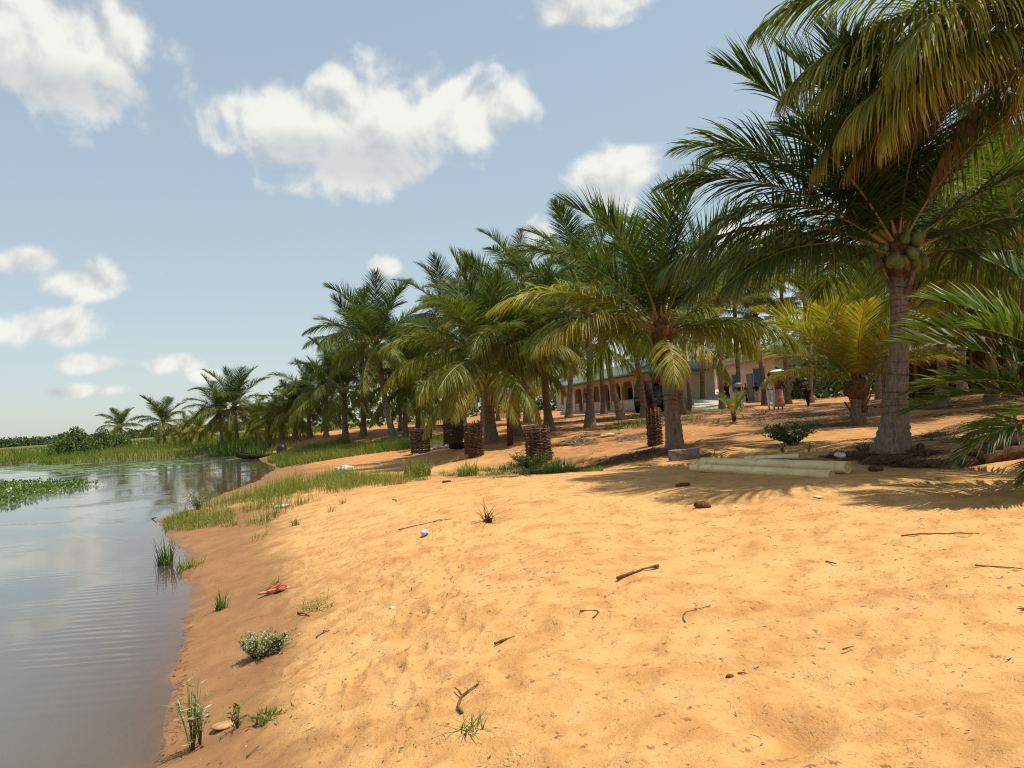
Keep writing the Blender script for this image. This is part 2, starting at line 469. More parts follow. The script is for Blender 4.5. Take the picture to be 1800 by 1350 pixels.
M['stub'] = simple('leaf_stub', (.22, .12, .055), .8, .15, .5, 9, .01)
M['coconut'] = simple('green_coconut', (.13, .135, .03), .45, .4, .3, 5)
M['husk'] = simple('coconut_husk', (.14, .062, .030), .9, .1, .5, 40, .006)
M['stick'] = simple('dry_wood', (.155, .085, .040), .9, .1, .55, 30, .004)
M['wicker'] = simple('woven_sticks', (.125, .072, .045), .9, .1, .6, 12, .006, 'Object')
M['concrete'] = simple('rough_concrete', (.21, .18, .145), .9, .15, .35, 9, .006)
M['blackplastic'] = simple('black_plastic', (.012, .012, .013), .45, .4, .3, 5)
M['char'] = simple('charred_wood', (.030, .018, .012), .9, .15, .6, 10, .02)
M['dark'] = simple('dark_interior', (.02, .016, .013), .9, .1, .3, 4)  # near-black colour stands in for unlit interiors; the door handle shares it
M['white'] = simple('white_plastic', (.58, .56, .52), .5, .4, .35, 20, .002)
M['bluebag'] = simple('printed_sachet', (.58, .64, .76), .3, .5, .5, 60, .002, dark=(.12, .16, .42))

def mat_ground():
    t = NT('sandy_ground')
    P = t.wpos(); geo = t.new('ShaderNodeNewGeometry'); sp = t.new('ShaderNodeSeparateXYZ'); t.l.new(geo.outputs['Position'], sp.inputs[0])
    z = sp.outputs[2]
    soil = t.attr('soil'); lit = t.attr('litter'); green = t.attr('green')
    big = t.noise(P, .55, 5, .6, .4); mid = t.noise(P, 3.2, 6, .62, .3); fine = t.noise(P, 55, 4, .7); sp1 = t.noise(P, 17, 3, .55)
    dry = t.mix(t.ramp(big, .32, .68), (.50, .255, .082), (.58, .325, .112))
    dry = t.mix(t.ramp(t.noise(P, .23, 4, .6), .52, .70, 0, .55), dry, (.40, .185, .062))
    dry = t.mix(t.ramp(mid, .35, .72, 0, .75), dry, (.62, .365, .150))
    dry = t.mix(t.ramp(mid, .52, .34, 0, .55), dry, (.42, .188, .062))
    dry = t.mix(t.ramp(fine, .56, .72, 0, .42), dry, (.36, .17, .06))
    dry = t.mix(t.ramp(fine, .42, .28, 0, .35), dry, (.66, .42, .19))
    dry = t.mix(t.ramp(sp1, .66, .72, 0, .8), dry, (.20, .088, .035))
    fl = t.noise(t.wpos((1, 2.0, 1)), 42, 2, .5)
    dry = t.mix(t.ramp(fl, .66, .72, 0, .75), dry, (.24, .105, .04))
    dry = t.mix(t.ramp(t.noise(P, 7, 4, .7), .60, .74, 0, .40), dry, (.33, .145, .05))
    red = t.mix(t.ramp(mid, .3, .7), (.36, .145, .050), (.50, .235, .085))
    red = t.mix(t.ramp(fine, .55, .75, 0, .45), red, (.16, .065, .03))
    c = t.mix(soil, dry, red)
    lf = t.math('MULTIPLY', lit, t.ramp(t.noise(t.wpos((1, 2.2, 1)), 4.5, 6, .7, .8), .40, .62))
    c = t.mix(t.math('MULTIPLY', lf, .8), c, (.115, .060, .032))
    wz = t.math('ADD', z, t.math('MULTIPLY_ADD', big, .22, -.11))
    wz = t.math('ADD', wz, t.math('MULTIPLY_ADD', mid, .10, -.05))
    wet = t.ramp(wz, .15, .34, 1, 0)
    far = t.new('ShaderNodeVectorMath', operation='LENGTH'); t.l.new(geo.outputs['Position'], far.inputs[0])
    wetc = t.mix(t.ramp(mid, .3, .7), (.232, .112, .044), (.292, .150, .062))
    wetc = t.mix(t.ramp(fine, .56, .74, 0, .6), wetc, (.10, .05, .028))
    wetc = t.mix(t.ramp(sp1, .66, .72, 0, .7), wetc, (.075, .036, .02))
    wetc = t.mix(t.ramp(t.noise(P, 26, 2, .5), .72, .76, 0, .8), wetc, (.52, .34, .20))
    c = t.mix(wet, c, wetc)
    c = t.mix(t.math('MULTIPLY', green, t.ramp(mid, .36, .6, .5, 1.0)), c, (.090, .100, .026))
    shin = t.ramp(wz, .035, .0, 0, 1)
    c = t.mix(t.math('MULTIPLY', shin, .45), c, (.13, .066, .034))
    rough = t.math('MULTIPLY_ADD', shin, -.45, .92)
    h = t.math('ADD', t.math('MULTIPLY', t.noise(P, 8, 7, .66), 1.0), t.math('ADD', t.math('MULTIPLY', fine, .30), t.math('MULTIPLY', t.ramp(sp1, .58, .72), -.35)))
    h2 = t.math('MULTIPLY', h, t.math('MULTIPLY_ADD', wet, -.72, 1.0))
    t.pbr(c, rough, .25, t.bump(h2, .8, .038)); return t.m
M['ground'] = mat_ground()

def mat_water():
    t = NT('lagoon_water')
    dep = t.attr('depth')
    P = t.wpos()
    rot = t.new('ShaderNodeMapping'); t.l.new(P, rot.inputs[0]); rot.inputs['Rotation'].default_value = (0, 0, R(-3)); rot.inputs['Scale'].default_value = (.28, 1.0, 1)
    wv = t.new('ShaderNodeTexWave', wave_type='BANDS', bands_direction='Y', wave_profile='SIN')
    t.l.new(rot.outputs[0], wv.inputs['Vector']); wv.inputs['Scale'].default_value = 1.55; wv.inputs['Distortion'].default_value = 4.5
    wv.inputs['Detail'].default_value = 3; wv.inputs['Detail Scale'].default_value = 1.2
    patch = t.ramp(t.noise(P, .34, 3), .46, .68)
    small = t.noise(t.wpos((1.2, 4.5, 1)), 2.2, 4, .55)
    h = t.math('ADD', t.math('MULTIPLY', t.math('MULTIPLY', wv.outputs['Fac'], patch), .9), t.math('MULTIPLY', small, .24))
    sh = t.ramp(dep, .0, .16)
    h = t.math('MULTIPLY', h, sh)
    nm = t.bump(h, .11, .030)
    fr = t.new('ShaderNodeFresnel'); fr.inputs['IOR'].default_value = 1.34; t.l.new(nm, fr.inputs['Normal'])
    gl = t.new('ShaderNodeBsdfGlossy'); gl.inputs['Roughness'].default_value = .03; t.l.new(nm, gl.inputs['Normal'])
    gl.inputs['Color'].default_value = (.97, .97, .97, 1)
    tp = t.new('ShaderNodeBsdfTransparent')
    tp.inputs['Color'].default_value = (.86, .84, .80, 1)
    df = t.new('ShaderNodeBsdfDiffuse')
    t.l.new(t.mix(t.ramp(dep, .05, .6), (.140, .112, .084), (.115, .120, .106)), df.inputs['Color'])
    turb = t.math('SUBTRACT', 1.0, t.math('POWER', 2.718, t.math('MULTIPLY', dep, -5.5)))
    body = t.new('ShaderNodeMixShader'); t.l.new(turb, body.inputs[0]); t.l.new(tp.outputs[0], body.inputs[1]); t.l.new(df.outputs[0], body.inputs[2])
    ms = t.new('ShaderNodeMixShader'); t.l.new(fr.outputs[0], ms.inputs[0]); t.l.new(body.outputs[0], ms.inputs[1]); t.l.new(gl.outputs[0], ms.inputs[2])
    t.l.new(ms.outputs[0], t.out.inputs[0]); return t.m
M['water'] = mat_water()

# ------------------------------------------------------------------ ground and water
def fan(nin, nout, rmin, rmax, nr, half):
    a = np.concatenate([np.linspace(-half, half, nin), np.linspace(half, 2 * math.pi - half, nout + 2)[1:-1]])
    r = np.exp(np.linspace(math.log(rmin), math.log(rmax), nr))
    return a, r

def ground():
    a, r1 = fan(860, 110, 1.0, 90, 560, R(42))
    r = np.concatenate([[.35], r1, np.exp(np.linspace(math.log(95), math.log(9000), 40))])
    A, RR = np.meshgrid(a, r)
    X, Y = (RR * np.sin(A)).ravel(), (RR * np.cos(A)).ravel()
    Z = gz(X, Y)
    D = np.hypot(X, Y)
    Z = np.where(D > 300, np.minimum(Z, 1.3) * np.exp(-(D - 300) / 4000), Z)
    # trodden sand: shallow dents with a low rim
    near = np.nonzero((D < 22) & (np.abs(np.arctan2(X, Y)) < R(45)))[0]
    xn, yn = X[near], Y[near]; dz = np.zeros(len(near))
    rg = np.random.default_rng(5)
    for i in range(900):
        d = 3.0 * math.exp(rg.uniform(0, math.log(6)))
        th = R(rg.uniform(-26, 38)); cx, cy = d * math.sin(th), d * math.cos(th)
        rad = rg.uniform(.07, .16); st = rg.uniform(1.2, 2.2); an = rg.uniform(0, math.pi)
        q = np.nonzero((np.abs(xn - cx) < .5) & (np.abs(yn - cy) < .5))[0]
        if not len(q): continue
        ux, uy = xn[q] - cx, yn[q] - cy
        u = (ux * math.cos(an) + uy * math.sin(an)) / (rad * st); v = (-ux * math.sin(an) + uy * math.cos(an)) / rad
        k = u * u + v * v
        dz[q] += rg.uniform(.004, .013) * (-np.exp(-k * 1.6) + .55 * np.exp(-(np.sqrt(k) - 1.35) ** 2 * 6))
    steps = []
    for (x0, y0, x1, y1) in [(-2.2, 6.2, 3.6, 9.4), (-.6, 4.2, -1.4, 11.5), (3.2, 4.0, .2, 10.6), (-1.7, 4.6, 2.6, 5.6), (1.2, 3.6, 5.2, 8.2), (-1.0, 9.8, 5.2, 8.9)]:
        ln = math.hypot(x1 - x0, y1 - y0); k = int(ln / .36); an = math.atan2(y1 - y0, x1 - x0)
        for i in range(k):
            t = i / k; sd_ = .10 * (1 if i % 2 else -1) + rg.normal(0, .04)
            steps.append((x0 + (x1 - x0) * t - math.sin(an) * sd_ + .25 * math.sin(t * 5 + x0), y0 + (y1 - y0) * t + math.cos(an) * sd_, an + rg.normal(0, .15)))
    for i in range(260):
        d = rg.uniform(5, 12.5); th = R(rg.uniform(-24, -4)); steps.append((d * math.sin(th), d * math.cos(th), rg.uniform(0, 6.28)))
    for cx, cy, an in steps:
        q = np.nonzero((np.abs(xn - cx) < .45) & (np.abs(yn - cy) < .45))[0]
        if not len(q): continue
        ux, uy = xn[q] - cx, yn[q] - cy
        u = (ux * math.cos(an) + uy * math.sin(an)) / .125; v = (-ux * math.sin(an) + uy * math.cos(an)) / .052
        v = v + .25 * np.sin(u * 1.4)
        k = u * u + v * v
        dz[q] += rg.uniform(.008, .020) * (-1 / (1 + np.exp((k - 1) * 5)) + .5 * np.exp(-(np.sqrt(k) - 1.4) ** 2 * 7))
    dryn = smooth(Z[near], .10, .34)
    Z[near] += dz * (.15 + .85 * dryn)
    na, nr = len(a), len(r)
    idx = np.arange(nr * na).reshape(nr, na)
    nx = np.roll(idx, -1, 1)
    F = np.stack([idx[:-1], nx[:-1], nx[1:], idx[1:]], -1).reshape(-1, 4)
    V = np.stack([X, Y, Z], 1)
    # centre cap
    zb = base_z(X, Y)
    th = np.arctan2(X, Y)
    back = smooth(D, 13.5, 21) * smooth(zb + .25 * fbm(X / 4, Y / 4, 3, 31), .15, .5)
    soil = np.clip(back * (.75 + .5 * fbm(X / 3, Y / 3, 3, 41)), 0, 1)
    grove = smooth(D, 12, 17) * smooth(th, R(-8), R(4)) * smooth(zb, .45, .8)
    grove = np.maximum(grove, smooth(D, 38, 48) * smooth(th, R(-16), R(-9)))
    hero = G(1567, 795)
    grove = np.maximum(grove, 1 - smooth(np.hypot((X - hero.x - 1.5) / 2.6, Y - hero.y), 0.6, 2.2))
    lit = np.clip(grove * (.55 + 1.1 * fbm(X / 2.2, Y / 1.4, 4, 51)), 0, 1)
    gr = np.zeros(len(X))
    gr = np.maximum(gr, smooth(D, 50, 54) * (1 - smooth(th, R(-20), R(-17))))
    gr = np.maximum(gr, smooth(D, 98, 112) * (1 - smooth(th, R(-14), R(-9))))
    gr = np.maximum(gr, .7 * smooth(D, 170, 260))
    for pxp in GREEN_SPOTS:
        c = G(pxp[0], pxp[1]); gr = np.maximum(gr, pxp[4] * (1 - smooth(np.hypot((X - c.x) / pxp[2], (Y - c.y) / pxp[3]) + .5 * fbm(X / .8, Y / .8, 3, 61), .5, 1.0)))
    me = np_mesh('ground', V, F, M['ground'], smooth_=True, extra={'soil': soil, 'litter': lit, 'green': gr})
    o = link('ground', me); tag(o, 'orange sandy bank rising from the water to the palm grove', kind='structure')
    # water
    a, r = fan(260, 60, 2.0, 400, 260, R(50))
    A, RR = np.meshgrid(a, r)
    X, Y = (RR * np.sin(A)).ravel(), (RR * np.cos(A)).ravel()
    gzv = gz(X, Y); dep = np.clip(-gzv, -.2, 3)
    idx = np.arange(len(r) * len(a)).reshape(len(r), len(a)); nx = np.roll(idx, -1, 1)
    F = np.stack([idx[:-1], nx[:-1], nx[1:], idx[1:]], -1).reshape(-1, 4)
    keep = gzv[F].min(1) < .03
    keep &= ~((RR.ravel()[F].max(1) > 130) & (X[F].max(1) > -20))
    F = F[keep]
    used, inv = np.unique(F.ravel(), return_inverse=True)
    V = np.stack([X, Y, np.zeros(len(X))], 1)[used]
    me = np_mesh('water', V, inv.reshape(-1, 4), M['water'], smooth_=True, extra={'depth': np.clip(dep[used], 0, 3)})
    tag(link('water', me), 'calm grey lagoon water with faint ripples', kind='structure')

GREEN_SPOTS = [(600, 790, 7, 4, .9), (700, 783, 6, 3, .9), (540, 810, 3, 3, .8), (470, 870, 2.2, 2.2, .55), (560, 850, 2.5, 1.6, .6), (360, 910, 1.2, .8, .6), (940, 823, 2.0, 1.5, .75), (820, 828, 2.5, 1, .5), (1010, 828, 3, 1.0, .4), (1130, 745, 5, 3, .4), (700, 806, 2, .8, .5), (1640, 850, 1.2, .3, .45), (1600, 862, 1.0, .2, .4), (1690, 842, 1.0, .2, .35)]
ground()

# ------------------------------------------------------------------ palms
def frond_arrays(e0, bend, seed, nl=88, seg=4, L=4.0, lmax=1.0, width=.045, vee=18, droop=.8, agebase=0.0, stiff=False, miss=.04, bare=.17, bundle=.0):
    """frond in the XZ plane, base at the origin, growing towards +X; returns V, F, age, matindex"""
    rg = np.random.default_rng(seed)
    S = 22
    s = np.linspace(0, 1, S)
    el = R(e0) - R(bend) * s ** 1.35
    sw = R(rg.uniform(-14, 14)) * s ** 1.5
    step = L / (S - 1)
    T = np.stack([np.cos(el) * np.cos(sw), np.cos(el) * np.sin(sw), np.sin(el)], 1)
    P = np.concatenate([[[0, 0, 0]], np.cumsum((T[:-1] + T[1:]) / 2 * step, 0)])
    V, F, A, MI = [], [], [], []
    nv = 0
    B0 = np.array([0, 1.0, 0])
    # rachis
    n = 5
    for i in range(S):
        b = np.cross(T[i], B0); b /= np.linalg.norm(b); c = np.cross(b, T[i])
        r = .006 + .030 * (1 - s[i]) ** 1.2 + .045 * max(0, 1 - s[i] / .07)
        for j in range(n):
            a = 2 * math.pi * j / n
            V.append(P[i] + b * math.cos(a) * r * .75 + c * math.sin(a) * r); A.append(.25 + .35 * (1 - s[i]) + agebase)
    for i in range(S - 1):
        for j in range(n):
            F.append((i * n + j, i * n + (j + 1) % n, (i + 1) * n + (j + 1) % n, (i + 1) * n + j)); MI.append(1)
    nv = len(V)
    V = [np.array(V)]; A = [np.array(A)]
    g = np.array([0, 0, -1.0])
    wf = np.interp(np.linspace(0, 1, seg + 1), [0, .25, .6, 1], [.55, 1, .75, .05])
    for side in (-1, 1):
        ss = np.linspace(bare, .995, nl) + rg.normal(0, .0025, nl)
        grp = 0.0
        for k in range(nl):
            if rg.random() < miss: continue
            if k % 6 == 0: grp = rg.normal(0, 1)
            t = float(np.clip(ss[k], 0, 1)); fi = t * (S - 1); i = min(int(fi), S - 2); w = fi - i
            p = P[i] * (1 - w) + P[i + 1] * w
            tt = T[i] * (1 - w) + T[i + 1] * w; tt /= np.linalg.norm(tt)
            N = np.cross(tt, B0); N /= np.linalg.norm(N)
            if N[2] < 0: N = -N
            Bv = np.cross(N, tt) * side
            x = (t - bare) / (1 - bare)
            ln = lmax * float(np.interp(x, [0, .12, .38, .65, .88, 1], [.45, .78, 1, .88, .52, .24])) * rg.uniform(.86, 1.08)
            a = R(np.interp(x, [0, .5, 1], [72, 52, 18]) + rg.normal(0, 4) + grp * 4)
            v = R(vee + rg.normal(0, 7) + grp * 5)
            d = tt * math.cos(a) + (Bv * math.cos(v) + N * math.sin(v)) * math.sin(a)
            q = p.copy(); pts = [q.copy()]; ds = [d]
            dr = droop * rg.uniform(.7, 1.3)
            for m in range(seg):
                d = d + g * dr * ((m + .6) / seg) * (1.6 / seg); d /= np.linalg.norm(d)
                q = q + d * ln / seg; pts.append(q.copy()); ds.append(d)
            tw = R(rg.normal(0, 24))
            vs = []; ages = []
            la = agebase + rg.uniform(-.05, .10) + (.10 if rg.random() < .06 else 0)
            for m in range(seg + 1):
                dd = ds[m]
                wv = tt - dd * tt.dot(dd); wv /= (np.linalg.norm(wv) + 1e-9)
                un = np.cross(dd, wv)
                wv = wv * math.cos(tw) + un * math.sin(tw)
                hw = width * wf[m] * .5 * (1 if x < .85 else .7)
                vs += [pts[m] - wv * hw, pts[m] + wv * hw]
                f = m / seg
                ages += [la + .16 * f ** 3] * 2
            V.append(np.array(vs)); A.append(np.array(ages))
            for m in range(seg):
                o = nv + 2 * m
                F.append((o, o + 1, o + 3, o + 2)); MI.append(0)
            nv += 2 * (seg + 1)
    return np.concatenate(V), np.array(F), np.concatenate(A), np.array(MI)

def frond_mesh(name, **kw):
    V, F, A, MI = frond_arrays(**kw)
    me = np_mesh(name, V, F, [M['frond'], M['rachis']], A, smooth_=False)
    me.polygons.foreach_set('material_index', MI.astype(np.int32)); me.update()
    return me

ELEVS = [86, 72, 56, 40, 24, 8, -12, -35, -62]
BEND = {86: 26, 72: 40, 56: 52, 40: 62, 24: 68, 8: 64, -12: 54, -35: 40, -62: 20}
VEE = {86: 26, 72: 26, 56: 20, 40: 12, 24: 2, 8: -8, -12: -18, -35: -22, -62: -28}
DRP = {86: .22, 72: .32, 56: .50, 40: .80, 24: 1.35, 8: 1.6, -12: 1.7, -35: 1.4, -62: 1.0}
FROND = {}
for e in ELEVS:
    for k in range(3):
        FROND[('n', e, k)] = frond_mesh('frond', e0=e, bend=BEND[e] * (1 + .16 * (k - 1)), seed=1000 + e * 3 + k, nl=128, vee=VEE[e], droop=DRP[e] * 1.35 * (1 + .2 * (k - 1)), agebase=-.02 + .03 * k, bare=.13, lmax=1.34, width=.034)
for e in (72, 56, 40, 24, 8):
    FROND[('y', e, 0)] = frond_mesh('frond', e0=e, bend=BEND[e] * .95, seed=900 + e, nl=56, seg=4, vee=VEE[e] + 10, droop=DRP[e] * .45, width=.058, lmax=1.10, bare=.20, miss=.02)
for k in range(3):
    FROND[('d', 0, k)] = frond_mesh('frond', e0=-8 - 20 * k, bend=50 - 8 * k, seed=700 + k, nl=70, vee=-25, droop=2.6, width=.032, lmax=1.15, agebase=.55, miss=.22, bare=.12)

def far_crown(seed, n=24, yellow=.0):
    rg = np.random.default_rng(seed)
    VV, FF, AA, MM = [], [], [], []; nv = 0
    for i in range(n):
        t = (i + .5) / n
        e = float(np.interp(t, [0, .25, .6, 1], [66, 44, 8, -46])) + rg.normal(0, 8)
        b = float(np.interp(e, [-40, 0, 40, 86], [34, 66, 72, 36]))
        V, F, A, MI = frond_arrays(e0=e, bend=b, seed=seed * 50 + i, nl=44, seg=3, width=.085, vee=float(np.interp(e, [-40, 80], [-22, 14])),
                                   droop=float(np.interp(e, [-40, 10, 86], [1.3, 1.7, 1.0])), lmax=1.25, agebase=yellow + .20 * t + rg.uniform(-.04, .08), miss=.05)
        az = i * 2.39996 + rg.normal(0, .25); c, s_ = math.cos(az), math.sin(az); k = rg.uniform(.82, 1.1)
        V = V * k
        V = np.stack([V[:, 0] * c - V[:, 1] * s_, V[:, 0] * s_ + V[:, 1] * c, V[:, 2]], 1)
        VV.append(V); FF.append(F + nv); AA.append(A); MM.append(MI); nv += len(V)
    me = np_mesh('crown', np.concatenate(VV), np.concatenate(FF), [M['frond'], M['rachis']], np.concatenate(AA))
    me.polygons.foreach_set('material_index', np.concatenate(MM).astype(np.int32)); me.update()
    return me
FARC = [far_crown(3, 22, .04), far_crown(4, 20, .09), far_crown(5, 24, .02), far_crown(6, 20, .18)]

def coco_mesh():
    mb = MB(); n, k = 12, 8
    vs = []; fs = []
    for i in range(k + 1):
        ph = math.pi * i / k
        for j in range(n):
            a = 2 * math.pi * j / n
            r = math.sin(ph) * (1 + .05 * math.cos(3 * a)) * .105
            vs.append((r * math.cos(a), r * math.sin(a), -math.cos(ph) * .135))
    for i in range(k):
        for j in range(n):
            fs.append((i * n + j, i * n + (j + 1) % n, (i + 1) * n + (j + 1) % n, (i + 1) * n + j))
    mb.add(vs, fs); return mb.mesh('coconut', M['coconut'])
COCO = coco_mesh()

def trunk_mesh(top, r0, r1, flare=1.8, flare_h=.5, bow=.0, n=14, ring=.10, seed=0):
    """top is the crown base relative to the foot"""
    rg = random.Random(seed)
    top = Vector(top); H = top.length
    side = Vector((top.y, -top.x, 0)); side = side.normalized() if side.length > 1e-3 else Vector((1, 0, 0))
    lat = Vector((top.x, top.y, 0)); lat = lat.normalized() if lat.length > 1e-3 else Vector((1, 0, 0))
    nr = max(6, int(H / (ring / 2)))
    mb = MB(); vs = []; aa = []
    ph = rg.uniform(0, 6)
    zz = -.15
    for i in range(nr + 1):
        t = i / nr
        z = t
        c = Vector((top.x * t, top.y * t, top.z * t)) + lat * (-bow * math.sin(math.pi * t) * H)
        h = t * H
        r = r1 + (r0 - r1) * (1 - t) ** 1.1 + r0 * (flare - 1) * math.exp(-(h / flare_h) ** 1.25)
        groove = (i % 2 == 0)
        r *= .95 if groove else 1.03
        irr = rg.uniform(-.02, .02); ringv = rg.uniform(.55, 1.0)
        for j in range(n):
            a = 2 * math.pi * j / n
            w = 1 + irr + .05 * math.sin(3 * a + ph + h * 1.3) * (1 + 1.5 * math.exp(-h / .4)) + rg.uniform(-.018, .018)
            vs.append(c + Vector((math.cos(a) * r * w, math.sin(a) * r * w, (.03 * math.sin(a + i * .2 + ph) if 0 < i < nr else 0) - (.2 if i == 0 else 0))))
            aa.append((ringv if groove else .0) * rg.uniform(.75, 1) * (.25 if h < flare_h * .9 else 1))
    fs = [(i * n + j, i * n + (j + 1) % n, (i + 1) * n + (j + 1) % n, (i + 1) * n + j) for i in range(nr) for j in range(n)]
    fs.append(tuple(nr * n + j for j in range(n)))
    mb.add(vs, fs, aa)
    return mb.mesh('trunk', M['trunk'])

def stub_mesh():
    mb = MB()
    mb.tube([(0, 0, 0), (.10, 0, .12), (.22, 0, .30), (.30, 0, .46)], [.085, .075, .055, .045], 6, squash=.45)
    return mb.mesh('leaf_stub', M['stub'])
STUB = stub_mesh()

def default_spec(n, seed, lo=-38, hi=85, age0=0.0, age1=.34, sc=1.0):
    rg = random.Random(seed); out = []
    for i in range(n):
        t = (i + .3) / n
        e = float(np.interp(t, [0, .22, .6, 1], [hi, 58, 18, lo]))
        out.append((math.degrees(i * 2.39996) + rg.uniform(-14, 14) + seed * 37, e + rg.uniform(-6, 6), sc * rg.uniform(.86, 1.08) * (1 if e > 0 else .8), age0 + (age1 - age0) * t ** 1.5 + rg.uniform(-.04, .07)))
    return out

def palm(base, crown, spec, label, group='coconut palms', r0=.17, r1=.13, flare=1.7, flare_h=.45, bow=.0, fl=1.0, coconuts=0, stubs=0, fibre=1.0, seed=0, name='coconut_palm', young=False, drys=()):
    base = Vector(base); crown = Vector(crown)
    root = empty(name, base, 0, label, 'palm tree', group)
    rel = crown - base
    rg = random.Random(seed + 99)
    H = rel.length
    link('trunk', trunk_mesh(rel, r0, r1, flare, flare_h, bow, seed=seed, n=16 if base.y < 30 else 10, ring=.10 if base.y < 30 else .2), root)
    # fibrous heart
    mb = MB()
    mb.lathe([(r1 * 1.02, -.30 * fibre), (r1 * 1.35, -.12), (r1 * 1.7, .06), (r1 * 1.45, .25), (r1 * .9, .48 * fibre), (.03, .8 * fibre)], 12, wob=.12)
    mb.build('fibrous_heart', M['fibre'], root, rel)
    for (az, e, sc, age) in spec:
        sc *= fl
        if young:
            kind = min((72, 56, 40, 24, 8), key=lambda q: abs(q - e)); me = FROND[('y', kind, 0)]
        elif e == 'd':
            kind = 0; me = FROND[('d', 0, rg.randrange(3))]
        else:
            kind = min(ELEVS, key=lambda q: abs(q - e)); me = FROND[('n', kind, rg.randrange(3))]
        tilt = 0 if e == 'd' else R(kind - e) * .9
        o = link('frond', me, root)
        a = R(az)
        up = .30 if e == 'd' else (.12 + .32 * max(0, math.sin(R(max(-30, min(90, e))))))
        rad = 0.02 + .09 * (1 if e == 'd' else math.cos(R(e)))
        o.location = rel + Vector((math.cos(a) * rad, math.sin(a) * rad, up * fibre * .8 - .05))
        o.rotation_euler = Euler((R(rg.uniform(-9, 9)), tilt, a), 'XYZ')
        o.scale = (sc, sc * rg.choice((-1, 1)) if False else sc, sc)
        o.color = (max(0, min(1, age)), rg.uniform(.85, 1.15), 0, 1)
    for i in range(stubs):
        a = i * 2.4 + rg.uniform(-.3, .3)
        o = link('leaf_stub', STUB, root, rel + Vector((math.cos(a) * r1 * .8, math.sin(a) * r1 * .8, -.62 + .62 * i / max(1, stubs))), (0, 0, a), rg.uniform(.45, .8))
        o.rotation_euler = (0, R(rg.uniform(-30, 5)), a)
    for i in range(coconuts):
        a = R(150 + 240 * (i * .381 % 1)) if i % 3 else rg.uniform(0, 6.28)
        rr = rg.uniform(.20, .34)
        link('coconut', COCO, root, rel + Vector((math.cos(a) * rr, math.sin(a) * rr, rg.uniform(-.05, .35))), (rg.uniform(-.5, .5), rg.uniform(-.5, .5), rg.uniform(0, 6)), rg.uniform(.75, 1.0))
    return root

def far_palm(base, crown, label, group, k=None, sc=1.0, r0=.16, r1=.11, age=0.0, seed=0, bow=.02):
    base = Vector(base); crown = Vector(crown); rel = crown - base
    rg = random.Random(seed)
    root = empty('coconut_palm', base, 0, label, 'palm tree', group)
    link('trunk', trunk_mesh(rel, r0, r1, 1.6, .4, bow, n=8, ring=.35, seed=seed), root)
    o = link('crown', FARC[rg.randrange(3) if k is None else k], root, rel, (R(rg.uniform(-6, 6)), R(rg.uniform(-6, 6)), rg.uniform(0, 6.28)), sc)
    o.color = (age, rg.uniform(.85, 1.15), 0, 1)
    return root

# --- the tall palm beside the pipes
B = G(1567, 797); Y = B.y
spec = [(178, 44, 1.04, .05), (168, 70, 1.16, .03), (188, 27, 1.08, .12), (202, 15, .88, .14), (214, 52, .82, .12),
        (95, 86, 1.15, .02), (60, 76, 1.1, .02), (20, 62, 1.1, .04), (-8, 38, 1.05, .08), (350, 22, 1.05, .10), (12, 10, 1.0, .14),
        (130, 56, 1.05, .04), (110, 34, 1.0, .06), (70, 42, 1.0, .05), (40, 28, 1.0, .08), (145, 26, 1.0, .10), (90, 20, .9, .12),
        (150, 80, 1.1, .02), (270, 70, .72, .10), (245, 74, .9, .06), (312, 56, .8, .08), (192, 36, .95, .08), (10, 80, 1.1, .03), (180, 58, 1.05, .05)]
palm(B, at_y(1580, 462, Y), spec, 'tall coconut palm with flared grey trunk and green coconuts beside the pipes', r0=.155, r1=.125, flare=2.0, flare_h=.50, bow=-.015, fl=.90, coconuts=16, stubs=12, seed=1)

# --- the palm by the concrete kerb block
B = G(1188, 790); Y = B.y
spec = [(172, 78, .98, .06), (20, 84, 1.0, .05), (176, 58, 1.0, .08), (196, 36, 1.0, .38), (206, 24, .85, .40), (268, -8, .60, .48), (305, -4, .55, .42),
        (12, 52, 1.0, .10), (345, 34, 1.05, .30), (5, 18, .85, .30), (95, 72, 1.0, .05), (60, 50, 1.0, .08), (120, 45, 1.0, .08), (150, 30, .95, .18), (80, 25, 1.0, .15), (40, 20, .9, .2), (110, 20, .9, .2),
        (330, 66, .85, .10), (225, 66, .8, .12), (290, 76, .85, .08), (160, 24, .75, .30), (25, 16, .7, .36)]
palm(B, at_y(1164, 600, Y), spec, 'stout coconut palm with brown fibrous neck behind the concrete block', r0=.158, r1=.140, flare=1.30, flare_h=.45, bow=.01, fl=.92, stubs=26, fibre=1.15, seed=2)

# --- the yellowing palm behind the wicker guards
B = G(862, 778); Y = B.y
spec = default_spec(17, 5, -30, 86, .10, .50, .95) + [(250, -10, .85, .45), (285, -24, .8, .48), (225, 6, .9, .40), (190, 20, 1.0, .32), (345, 12, .95, .36), (330, -22, .8, .46), (205, -30, .85, .48)]
palm(B, at_y(851, 640, Y), spec, 'yellowing coconut palm with drooping lower fronds behind the wicker tree guards', r0=.19, r1=.15, bow=.02, fl=1.0, stubs=14, seed=3)

